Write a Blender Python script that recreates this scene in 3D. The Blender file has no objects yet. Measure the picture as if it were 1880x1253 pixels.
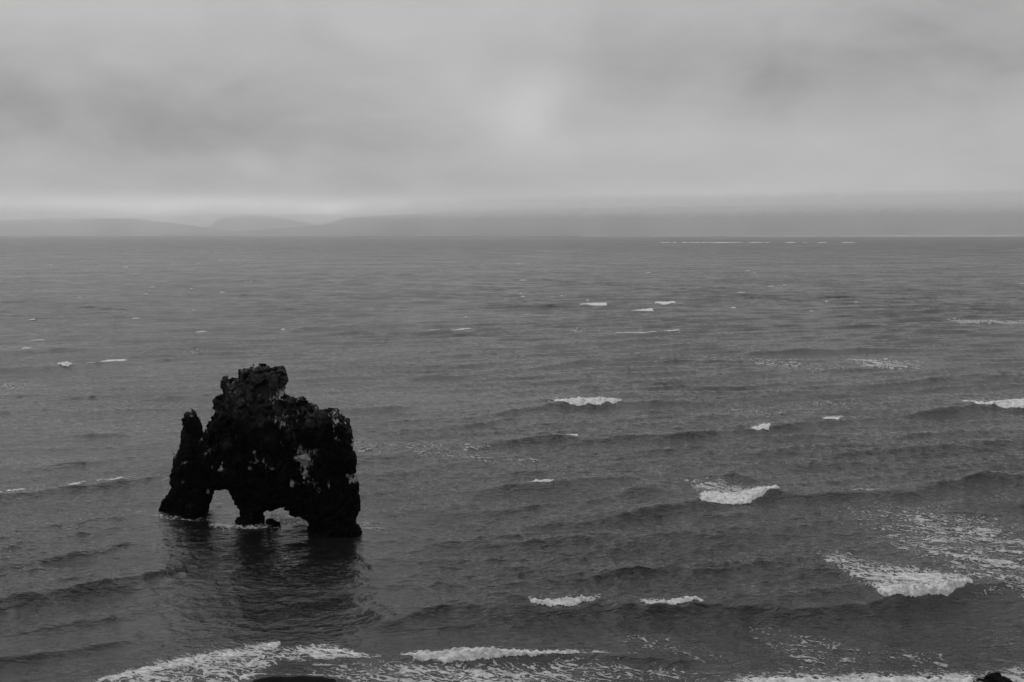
import bpy, bmesh, math, random
import numpy as np
from mathutils import Vector, kdtree

S = bpy.context.scene
C = S.collection
random.seed(11)
RNG = np.random.default_rng(5)

# ------------------------------------------------------------------ camera
cam = bpy.data.cameras.new("camera")
camo = bpy.data.objects.new("camera", cam)
C.objects.link(camo)
cam.sensor_width = 36.0
cam.lens = 35.0
cam.clip_start = 0.5
cam.clip_end = 60000.0
camo.location = (0.0, 0.0, 27.0)
camo.rotation_euler = (math.radians(90.0 - 6.135), 0.0, 0.0)
S.camera = camo

# ------------------------------------------------------------------ exposure
S.view_settings.view_transform = 'Standard'
S.view_settings.look = 'None'
S.view_settings.exposure = 0.0
S.view_settings.gamma = 1.0
S.view_settings.use_curve_mapping = False
S.render.engine = 'CYCLES'
S.cycles.use_denoising = True
S.cycles.denoising_prefilter = 'ACCURATE'
S.cycles.volume_bounces = 3
S.cycles.max_bounces = 8
S.cycles.glossy_bounces = 4
S.cycles.caustics_reflective = False
S.cycles.caustics_refractive = False
S.cycles.sample_clamp_indirect = 4.0

# ------------------------------------------------------------------ node helpers
class NT:
    def __init__(self, tree):
        self.t = tree
        tree.nodes.clear()

    def n(self, kind, **kw):
        nd = self.t.nodes.new(kind)
        for k, v in kw.items():
            setattr(nd, k, v)
        return nd

    def put(self, sock, v):
        if isinstance(v, bpy.types.NodeSocket):
            self.t.links.new(v, sock)
        elif v is not None:
            sock.default_value = v

    def m(self, op, a, b=None, c=None, clamp=False):
        nd = self.n('ShaderNodeMath', operation=op, use_clamp=clamp)
        for i, v in enumerate((a, b, c)):
            self.put(nd.inputs[i], v)
        return nd.outputs[0]

    def vm(self, op, a, b=None):
        nd = self.n('ShaderNodeVectorMath', operation=op)
        self.put(nd.inputs[0], a)
        self.put(nd.inputs[1], b)
        return nd.outputs['Value'] if op in ('LENGTH', 'DOT_PRODUCT') else nd.outputs[0]

    def noise(self, vec, scale, detail=2.0, rough=0.5, dist=0.0):
        nd = self.n('ShaderNodeTexNoise')
        self.put(nd.inputs['Vector'], vec)
        nd.inputs['Scale'].default_value = scale
        nd.inputs['Detail'].default_value = detail
        nd.inputs['Roughness'].default_value = rough
        nd.inputs['Distortion'].default_value = dist
        return nd.outputs[0]

    def rng(self, v, a, b, c=0.0, d=1.0, smooth=False):
        nd = self.n('ShaderNodeMapRange', interpolation_type='SMOOTHSTEP' if smooth else 'LINEAR')
        for i, s in enumerate((v, a, b, c, d)):
            self.put(nd.inputs[i], s)
        return nd.outputs[0]

    def mapping(self, vec, rot=(0, 0, 0), scale=(1, 1, 1)):
        nd = self.n('ShaderNodeMapping')
        self.put(nd.inputs['Vector'], vec)
        nd.inputs['Rotation'].default_value = rot
        nd.inputs['Scale'].default_value = scale
        return nd.outputs[0]

    def grey(self, v):
        nd = self.n('ShaderNodeCombineColor')
        for i in range(3):
            self.put(nd.inputs[i], v)
        return nd.outputs[0]


def G(v):
    return (v, v, v, 1.0)

# ------------------------------------------------------------------ sky (overcast), world
SUN_EL, SUN_AZ = 52.0, -34.0            # degrees; azimuth measured from +Y towards +X
W = bpy.data.worlds.new("World")
S.world = W
W.use_nodes = True
q = NT(W.node_tree)
sky = q.n('ShaderNodeTexSky', sky_type='NISHITA', sun_disc=False)
sky.sun_elevation = math.radians(SUN_EL)
sky.sun_rotation = math.radians(SUN_AZ)
sky.air_density = 1.0
sky.dust_density = 3.0
bw = q.n('ShaderNodeRGBToBW')
q.put(bw.inputs[0], sky.outputs[0])
d = q.vm('NORMALIZE', q.n('ShaderNodeTexCoord').outputs['Generated'])
sep = q.n('ShaderNodeSeparateXYZ')
q.put(sep.inputs[0], d)
X, Y, Z = sep.outputs
el = q.m('ARCSINE', Z)
az = q.m('ARCTAN2', X, Y)
zz = q.m('MAXIMUM', Z, 0.0)
# the cloud base is a flat layer: look-up on that layer
den = q.m('ADD', zz, 0.20)
cv = q.n('ShaderNodeCombineXYZ')
q.put(cv.inputs[0], q.m('DIVIDE', X, den))
q.put(cv.inputs[1], q.m('DIVIDE', Y, den))
n1 = q.noise(cv.outputs[0], 0.8, 5.0, 0.55, 0.6)
n2 = q.noise(q.mapping(cv.outputs[0], scale=(1.0, 0.8, 1.0)), 2.1, 4.0, 0.55, 0.4)
dv = q.mapping(d, scale=(1.0, 1.0, 1.9))
n3 = q.noise(dv, 7.0, 5.0, 0.55, 0.5)
lum = q.rng(zz, 0.18, 1.0, 0.43, 1.02)
lum = q.m('ADD', lum, q.m('MULTIPLY', q.m('SUBTRACT', n1, 0.5), 0.11))
lum = q.m('ADD', lum, q.m('MULTIPLY', q.m('SUBTRACT', n2, 0.5), 0.1))
lum = q.m('ADD', lum, q.m('MULTIPLY', q.m('SUBTRACT', n3, 0.5), 0.2))
# thick and thin places of the cloud layer: az, el, half widths (degrees), change of radiance
CLOUDS = [
    (-28.0, 6.2, 13.0, 2.4, -0.125), (-15.0, 4.8, 9.0, 1.9, -0.05), (1.3, 7.7, 2.2, 1.2, 0.07), (-1.2, 6.7, 2.3, 0.9, 0.06), (0.9, 6.1, 1.7, 1.1, 0.085), (0.4, 5.0, 3.2, 1.0, 0.05), (2.2, 8.6, 3.0, 1.5, 0.02),
    (15.0, 8.6, 9.0, 2.4, -0.08), (27.0, 8.5, 8.0, 3.2, -0.06), (18.0, 4.4, 17.0, 2.4, 0.065), (-19.0, 1.4, 11.0, 0.6, 0.36),
    (-8.0, 1.35, 7.0, 0.55, 0.28), (-9.0, 2.7, 9.0, 0.8, -0.06), (-4.0, 9.5, 6.0, 4.0, 0.03), (-24.0, 12.5, 12.0, 2.8, 0.03),
    (12.0, 1.9, 20.0, 1.0, 0.10), (-9.0, 6.3, 7.0, 2.0, -0.035), (-22.0, 3.6, 8.0, 0.7, 0.02),
]
for a0, e0, sa, se, amp in CLOUDS:
    da = q.m('MULTIPLY', q.m('SUBTRACT', az, math.radians(a0)), 1.0 / math.radians(sa))
    de = q.m('MULTIPLY', q.m('SUBTRACT', el, math.radians(e0)), 1.0 / math.radians(se))
    rr = q.m('ADD', q.m('MULTIPLY', da, da), q.m('MULTIPLY', de, de))
    wob = q.m('MULTIPLY', q.m('ADD', q.m('SUBTRACT', n3, 0.5), q.m('SUBTRACT', n1, 0.5)), 1.7)
    g = q.m('POWER', 2.718, q.m('MULTIPLY', q.m('ADD', rr, wob), -1.0))
    lum = q.m('ADD', lum, q.m('MULTIPLY', q.m('MINIMUM', g, 1.4), amp))
lum = q.m('MULTIPLY', lum, q.rng(Z, -0.02, 0.0, 0.25, 1.0))
mix = q.m('ADD', q.m('MULTIPLY', bw.outputs[0], 0.06), q.m('MULTIPLY', lum, 9.6))
bg = q.n('ShaderNodeBackground')
q.put(bg.inputs['Color'], q.grey(mix))
bg.inputs['Strength'].default_value = 0.1
q.put(q.n('ShaderNodeOutputWorld').inputs['Surface'], bg.outputs[0])

sun = bpy.data.lights.new("sun", 'SUN')
sun.energy = 0.6
sun.angle = math.radians(74.0)
sun.color = (1.0, 1.0, 1.0)
suno = bpy.data.objects.new("sun", sun)
C.objects.link(suno)
e, a = math.radians(SUN_EL), math.radians(SUN_AZ)
toward = Vector((math.sin(a) * math.cos(e), math.cos(a) * math.cos(e), math.sin(e)))
suno.rotation_euler = toward.to_track_quat('Z', 'Y').to_euler()
suno.location = (0, 0, 400)

# traced shapes, in metres
ROCK_ORIGIN = (-23.19,92.11)
ROCK_ANGLE = -0.3467
ROCK_OUTLINE = [(-13.35,-2.32),(-12.7,-0.74),(-12.4,-0.39),(-12.1,0.11),(-11.72,0.86),(-11.39,1.29),(-11.08,1.87),(-11.01,2.58),(-11.14,2.73),(-10.85,3.62),(-10.77,4.56),(-10.65,5.2),(-10.33,5.38),(-9.98,5.79),(-9.72,6.67),(-9.88,6.18),(-9.72,6.73),(-9.54,7.13),(-9.69,7.51),(-9.62,7.94),(-9.42,8.34),(-9.17,8.86),(-9.28,9.08),(-9.2,9.2),(-8.96,9.53),(-9.0,9.72),(-8.85,9.96),(-8.44,9.96),(-8.17,9.98),(-7.94,9.86),(-7.78,9.56),(-7.74,9.41),(-7.57,9.12),(-7.58,8.81),(-7.47,8.66),(-7.44,8.4),(-7.37,7.82),(-7.13,7.57),(-6.94,7.82),(-6.79,8.21),(-6.49,8.31),(-6.64,8.68),(-6.32,8.7),(-6.26,9.01),(-6.04,9.14),(-6.02,9.44),(-5.84,9.61),(-5.78,9.99),(-5.67,10.45),(-5.57,10.72),(-5.73,10.22),(-5.55,10.7),(-5.82,10.82),(-5.49,10.93),(-5.58,11.3),(-5.25,11.41),(-5.25,11.64),(-4.86,11.89),(-4.66,11.99),(-4.58,12.69),(-4.65,13.05),(-4.56,13.47),(-4.28,13.64),(-3.99,13.54),(-3.89,13.39),(-4.03,13.11),(-3.79,13.19),(-3.13,13.43),(-2.65,13.5),(-2.72,13.79),(-2.63,14.11),(-2.15,14.36),(-2.09,14.5),(-1.4,14.69),(-0.77,14.67),(-0.34,14.92),(0.23,14.92),(0.6,14.85),(0.8,14.65),(1.26,14.59),(1.63,14.71),(1.88,14.77),(2.14,14.6),(2.21,14.38),(2.53,14.18),(2.58,13.91),(2.77,13.61),(2.66,13.29),(2.46,13.19),(2.42,12.78),(2.18,12.5),(2.22,12.3),(2.89,12.09),(3.29,12.03),(3.15,11.81),(3.57,11.73),(3.94,11.93),(4.35,11.82),(4.52,11.49),(4.77,11.56),(5.18,11.56),(5.54,11.42),(5.88,11.07),(6.02,10.82),(6.29,10.91),(7.0,11.06),(7.59,11.12),(7.94,10.99),(8.02,10.68),(8.28,10.43),(8.74,10.33),(8.82,10.05),(9.02,9.96),(8.93,9.75),(9.16,9.4),(9.21,8.98),(9.37,8.58),(9.33,8.16),(9.39,7.85),(9.29,7.58),(9.52,7.28),(9.57,6.76),(9.65,6.4),(9.53,6.03),(9.46,5.68),(9.7,5.14),(9.88,4.36),(9.93,3.8),(9.89,3.28),(9.94,2.83),(9.9,2.43),(10.12,2.25),(9.87,2.06),(9.76,1.62),(9.44,1.08),(9.55,0.52),(9.77,-1.24),(4.03,-2.49),(4.25,-0.36),(4.27,0.41),(3.65,0.58),(3.16,0.81),(2.66,1.01),(2.29,1.28),(2.23,1.45),(1.79,1.6),(1.41,1.54),(0.25,0.92),(-0.5,0.62),(-0.5,0.51),(-0.28,0.31),(-0.29,-0.09),(-0.19,-0.87),(-3.19,-1.18),(-3.01,0.09),(-2.95,0.95),(-3.2,1.44),(-3.36,1.43),(-3.55,1.64),(-3.93,1.89),(-3.99,2.08),(-4.41,2.44),(-4.5,2.66),(-4.77,2.58),(-5.81,2.35),(-6.08,2.12),(-6.18,1.31),(-6.52,1.13),(-6.33,0.92),(-6.51,0.62),(-6.76,0.25),(-6.77,-0.85),(-6.72,-1.48)]
GUANO = [(5.41,6.78,0.76,1),(5.71,5.5,0.38,0.9),(6.17,4.52,0.44,0.9),(6.81,4.15,0.26,0.9),(7.95,4.68,0.35,0.55),(4.12,4.42,0.38,0.9),(3.21,10.24,0.7,0.6),(4.52,10.33,0.58,0.6),(2.37,10.05,0.44,0.65),(2.77,12.5,0.61,0.9),(2.01,11.91,0.44,0.65),(-3.41,5.2,0.38,0.9),(-4.64,5.18,0.23,0.9),(-0.16,6.94,0.18,0.8),(0.07,6.15,0.26,0.75),(1.07,5.78,0.56,0.7),(-0.29,5.53,0.26,0.75),(2.07,5.57,0.2,0.8),(-7.92,5.37,0.26,0.6),(-8.0,3.46,0.26,0.5),(9.78,8.33,0.29,0.95),(9.87,4.99,0.35,0.8),(9.56,5.46,0.23,0.95),(3.06,8.06,0.23,0.6),(4.09,12.32,0.38,0.7),(-5.62,2.67,0.23,0.7),(8.52,8.73,0.23,0.7),(-7.0,10.32,0.38,0.6),(-0.76,12.04,0.32,0.6),(6.32,7.5,0.26,0.8),(-2.46,12.39,0.44,0.5),(-5.11,6.72,0.58,0.45),(8.39,10.15,0.58,0.5),(4.77,7.46,0.37,0.85),(10.26,9.14,0.29,0.5)]
PERCHES = [(-1.13,14.67),(-0.3,14.89),(-8.12,9.92),(-10.6,5.2)]
CRESTS = [(1.3,4.5,[(-11.08,65.02,0),(-8.24,65.95,0.25),(-5.77,67.91,0.45),(-1.56,68.63,0.55),(1.57,69.27,0.7),(4.28,68.74,0.7),(6.49,69.48,0.6),(9.32,68.53,0.6),(13.69,69.05,0.6),(17.86,68.53,0.65),(21.8,68.74,0.75),(26.99,70.14,0.9),(34.69,73.1,0.9),(38.83,74.74,0.6),(41.34,76.3,0.3)]),(1.5,4,[(-5.68,101.55,0),(-3.41,101.52,0.3),(1.16,103.38,0.5),(4.37,104.38,0.55),(8.34,106.69,0.5),(12.54,106.92,0.2),(14.36,107.07,0)]),(1.4,4,[(6.54,97.35,0),(9.46,99.49,0.4),(12.55,102.02,0.5),(15.51,102.76,0.55),(17.11,101.96,0.3),(18.75,101.55,0)]),(1.5,4.5,[(-1.96,87.05,0),(0.99,88.49,0.4),(6.1,90.61,0.45),(11.47,92.97,0.45),(14.96,95.37,0.55),(19.31,98.59,0.7),(27.78,101.4,0.7),(30.14,99.76,0.45),(34.96,100.83,0.6),(38.48,101.2,0.55),(41.94,101.35,0.5),(47.14,105.48,0.65),(52.42,107.95,0.8),(56.22,107.1,0.6),(59.39,107.4,0.2)]),(1.6,5,[(-6.82,122.54,0),(-2.78,124.94,0.4),(1.41,127.07,0.55),(9.68,128.97,0.6),(17.35,130.08,0.5),(24.88,131.7,0.55),(29.76,133.93,0.65),(34.55,135.27,0.7),(39.04,137.87,0.55),(45.5,141.38,0.7),(49.72,142.23,0.5),(58.2,145.75,0.6),(65.97,148.77,0.75),(73.31,153.9,0.8),(80.39,154.4,0.8),(86.86,156.84,0.5)]),(1.6,5,[(-7.87,141.81,0),(-3.24,146.18,0.4),(1.67,150.62,0.55),(6.66,154.13,0.75),(17.35,156.69,0.75),(21.79,157.36,0.5),(27.19,158.41,0.5),(32.22,157.21,0.2),(34.81,157.12,0)]),(2,6,[(48.93,221.99,0),(54.61,222.77,0.5),(63.67,226.69,0.7),(73.22,229.28,0.8),(83.83,230.67,0.6),(93.95,230.53,0.3),(101.52,230.4,0)]),(2,6,[(-23.7,178.65,0),(-13.54,188.63,0.35),(-6.39,192.9,0.4),(2.17,196.36,0.35),(12.56,207.07,0.4),(24.79,214.14,0.45),(36.37,220.02,0.3),(44.44,224.04,0)]),(1.8,6,[(58.87,171.67,0),(68.3,176.53,0.4),(82.53,184.48,0.7),(88.17,185.64,0.75),(97.26,187.39,0.7),(105.96,191.94,0.3)]),(1.8,5,[(-106.48,192.9,0.4),(-101.2,195.1,0.7),(-96.01,197.75,0.8),(-90.09,201.66,0.85),(-80.91,206.68,0.75),(-77.25,209.12,0.65),(-72.11,214.47,0.4),(-63.04,219.98,0)]),(1.4,4,[(-55.21,98.64,0.4),(-52.53,99.89,0.55),(-49.73,101.04,0.6),(-47.17,102.91,0.65),(-44.81,104.14,0.55),(-42.16,105.56,0.55),(-39.95,106.76,0.4),(-38.36,109.04,0)]),(1.6,5,[(-30.8,146.13,0),(-26.63,150.12,0.45),(-21.91,152.07,0.55),(-17.01,153.52,0.45),(-12.03,155.09,0)]),(1.5,4,[(-39.01,68.84,0.3),(-37.2,69.9,0.5),(-35.3,70.89,0.55),(-32.58,72.01,0.55),(-30.0,73.76,0.5),(-28.11,75.44,0.4),(-26.5,76.98,0)]),(1.4,4,[(-35.92,63.14,0),(-34.28,64.17,0.3),(-31.54,65.36,0.45),(-29.22,66.91,0.45),(-27.38,68.02,0.3),(-25.19,69.45,0)]),(0.9,3,[(-34.14,59.9,0.4),(-32.32,60.36,0.5),(-30.95,60.71,0.4),(-29.44,61.55,0.3),(-27.1,62.67,0.25),(-24.69,63.84,0)]),(1.4,4,[(-42.97,76.09,0),(-41.75,78.78,0.3),(-38.4,80.19,0.4),(-36.09,82.19,0.4),(-34.0,83.93,0.3),(-32.51,85.0,0)]),(1.2,3,[(-10.56,66.44,0),(-9.02,66.23,0.3),(-5.22,65.65,0.4),(-1.5,66.13,0.35),(0.76,67.02,0.2),(2.29,67.42,0)]),(1.5,4.5,[(32.72,117.4,0),(36.47,116.88,0.4),(44.59,121.35,0.5),(51.79,122.43,0.55),(59.76,124.9,0.5),(67.08,128.34,0.4),(73.39,132.03,0)]),(1.5,4,[(43.02,95.96,0),(45.67,97.09,0.3),(51.11,97.09,0.3),(56.53,98.99,0)]),(1.3,3,[(18.23,112.67,0),(21.72,108.07,0.3),(24.4,107.92,0.5),(26.2,106.6,0.3),(27.75,105.63,0)]),(2,5,[(15.72,259.87,0),(21.3,258.16,0.4),(32.07,265.12,0.6),(45.45,271.11,0.6),(54.92,277.58,0)]),(2,5,[(-29.84,271.42,0),(-23.17,271.93,0.5),(-11.4,276.61,0.5),(-3.12,284.03,0)]),(2,5,[(-123.46,224.11,0.3),(-116.62,225.24,0.6),(-108.2,228.46,0.6),(-102.84,233.45,0.2),(-100.86,234.84,0)]),(2.2,6,[(-71.38,282.39,0),(-59.11,283.11,0.5),(-46.32,290.79,0.6),(-29.27,296.13,0.4),(-15.09,305.28,0)]),(1.6,5,[(37.03,159.2,0),(46.22,163.73,0.3),(53.93,165.18,0.35),(61.38,168.08,0)]),(2,6,[(-1.29,234.84,0),(7.88,238.61,0.45),(18.78,243.81,0.4),(28.95,250.53,0)]),(2.2,6,[(104.88,341.42,0),(123.48,341.1,0.5),(158.49,352.5,0.6),(180.09,360.97,0.3),(191.69,364.2,0)]),(1.4,4,[(-61.89,113.21,0),(-56.07,111.67,0.3),(-52.22,114.21,0.35),(-48.27,117.05,0.35),(-44.14,120.07,0)]),(1.4,4,[(-63.73,130.23,0),(-57.47,130.86,0.3),(-52.58,131.39,0.35),(-48.28,135.78,0)]),(1.4,4,[(-11.14,82.44,0),(-6.58,83.48,0.3),(-1.89,83.93,0.3),(2.87,85.04,0.35),(7.77,86.41,0.25),(12.84,87.87,0)]),(1.4,4,[(-9.4,93.11,0),(-4.75,94.15,0.3),(0.53,95.11,0.3),(4.39,97.96,0)]),(1.5,4.5,[(-18.35,132.03,0),(-13.46,134.57,0.3),(-6.87,137.49,0.35),(-0.79,143.09,0.2),(1.61,144.81,0)]),(1.2,4,[(0.41,72.74,0),(4.62,74.31,0.25),(10.42,76.93,0.3),(15.14,78.94,0)]),(0.8,2.2,[(-8.3,60.7,0),(-6.78,61.05,0.35),(-3.12,60.85,0.5),(0.35,60.69,0.5),(4.19,61.29,0.4),(7.96,60.78,0.45),(10.65,60.31,0.35),(12.44,60.62,0)])]
ROLLERS = [
 ('biggest white breaker, at the lower right, trailing a long sheet of foam',0.35,[(0.3801,71.61,73.67,0.75),(0.3859,70.09,74.14,1),(0.4074,70.41,73.91,1),(0.4299,70.84,74.38,1),(0.4524,71.5,74.99,1),(0.4681,72.29,75.35,1),(0.477,73.32,75.11,0.9),(0.4792,74.03,74.86,0.6)]),
 ('mid sized breaker with a forked patch of foam above it, above the largest breaker',0.3,[(0.1915,98.57,99.62,0.6),(0.1959,97.55,102.21,1),(0.2183,97.55,101.98,1),(0.2407,97.96,102.21,1),(0.2574,99.41,103.32,1),(0.2729,101.55,104.01,0.9),(0.2763,102.65,103.55,0.5)]),
 ('short white breaker nearest the shore, left one of the near pair',0.35,[(0.017,70.3,70.63,0.5),(0.0215,69.35,70.41,0.8),(0.0295,68.73,70.2,1),(0.0453,68.63,69.98,1),(0.068,68.73,70.2,1),(0.0838,69.35,70.52,1),(0.0929,70.2,70.74,0.6)]),
 ('short white breaker nearest the shore, right one of the near pair',0.32,[(0.1337,69.66,70.09,0.5),(0.1445,68.73,69.77,1),(0.1643,68.73,69.88,1),(0.187,69.04,70.2,1),(0.1994,69.56,70.52,0.9),(0.2022,70.09,70.52,0.5)]),
 ('white breaker curling alone in the middle of the sea',0.35,[(0.0399,157.12,158.15,0.5),(0.0454,154.1,158.15,1),(0.0665,153.61,158.67,1),(0.0886,154.1,159.72,1),(0.1064,155.09,160.26,1),(0.1119,157.63,159.72,0.6)]),
 ('long white breaker cut by the right edge of the picture',0.35,[(0.4542,157.12,158.67,0.5),(0.4765,154.1,158.15,1),(0.4987,152.15,157.63,1),(0.5209,151.67,158.15,1),(0.543,151.67,158.15,1)]),
 ('tiny breaker on a dark wave face, left of its twin',0.3,[(0.2389,135.78,136.56,0.5),(0.25,134.26,137.34,1),(0.2622,134.64,138.13,1),(0.2649,136.56,137.74,0.6)]),
 ('tiny breaker on a dark wave face, right of its twin',0.3,[(0.3174,141.81,143.51,0.7),(0.323,140.98,143.94,1),(0.333,141.39,144.81,1),(0.3379,143.51,145.25,0.7)]),
 ('small breaker just right of the sea stack',0.3,[(0.0028,103.78,104.24,0.4),(0.0196,104.01,105.16,1),(0.0335,103.78,105.87,1),(0.0414,104.7,106.11,1),(0.0436,105.4,106.11,0.5)]),
 ('small bright breaker on the far wave at the left edge, low and square',0.4,[(-0.4606,203.4,206.87,0.8),(-0.4568,199.23,205.99,1),(-0.4496,199.23,205.99,1),(-0.4457,201.71,206.87,0.8)]),
 ('thin white crest on the far wave at the left, right of a square breaker',0.3,[(-0.4329,206.87,208.65,0.4),(-0.4164,206.87,209.55,0.8),(-0.4081,205.99,210.46,1),(-0.3959,206.87,211.37,1),(-0.3904,209.55,212.3,0.6)]),
 ('small crest breaking on the wave left of the sea stack',0.3,[(-0.4612,104.24,104.93,0.5),(-0.4528,103.55,104.93,1),(-0.4472,103.78,104.93,1),(-0.4331,105.16,105.63,0.6)]),
 ('thin white crest closest to the sea stack on its left',0.2,[(-0.4269,105.63,106.35,0.9),(-0.4135,105.87,106.83,1),(-0.3994,106.59,107.55,1),(-0.3966,106.83,107.55,0.9)]),
 ("thin white crest at the left edge level with the sea stack's arch",0.2,[(-0.5427,100.89,101.76,1),(-0.5259,101.33,102.21,1),(-0.5034,102.21,103.1,1),(-0.5,102.43,103.1,0.9)]),
 ('little curl of foam on a dark crest at the right, above the lacy foam',0.2,[(0.344,101.98,102.43,0.4),(0.358,102.21,102.87,0.8),(0.3669,101.76,102.65,0.8),(0.3775,102.43,102.87,0.5)]),
 ('long breaker running along the shore below the pair of breakers',0.3,[(-0.1168,61.11,61.69,0.6),(-0.1026,60.54,61.6,1),(-0.0627,60.14,61.6,1),(-0.0228,60.14,61.52,1),(0.0114,60.3,61.35,1),(0.0399,60.62,61.44,0.9),(0.0684,61.11,61.77,0.85),(0.0968,61.19,61.69,0.7),(0.1339,61.11,61.35,0.5)]),
 ('foamy shore breaker along the bottom edge at the right',0.22,[(0.2285,57.76,58.21,0.6),(0.2628,57.11,58.51,1),(0.3199,57.11,58.66,1),(0.377,57.11,58.74,1),(0.4341,57.11,58.81,1),(0.4798,57.11,58.81,1),(0.4866,57.61,58.51,0.6)]),
 ('narrow far breaker on a low wave beyond the centre, left of two',0.4,[(0.0685,378.21,384.12,0.6),(0.0822,378.21,387.15,0.9),(0.0959,378.21,390.22,0.9)]),
 ('narrow far breaker beyond the centre, right of two',0.5,[(0.1441,387.15,396.51,0.8),(0.1534,381.15,396.51,1),(0.1649,390.22,399.73,0.8)]),
 ('narrow far breaker beyond the centre, just below two others',0.5,[(0.1196,346.23,351.18,0.4),(0.1316,348.69,356.28,0.9),(0.1426,346.23,356.28,0.9)]),
 ('thin far crest left of a longer thin crest, in front of the hills',0.3,[(-0.0863,272.93,277.58,0.8),(-0.0715,274.47,279.17,0.9),(-0.0605,276.02,279.17,0.5),(-0.0495,277.58,282.39,0.8),(-0.0407,279.17,282.39,0.6)]),
 ('thin long far crest with a bright right end, in the centre',0.3,[(0.1045,268.44,271.42,0.4),(0.1319,268.44,272.93,0.7),(0.1484,271.42,274.47,0.6),(0.1583,271.42,277.58,1),(0.1693,272.93,277.58,0.8)]),
 ('small far crest at the left edge of the sea',0.3,[(-0.4869,251.82,254.45,0.7),(-0.4704,251.82,254.45,0.7)]),
]
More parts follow.
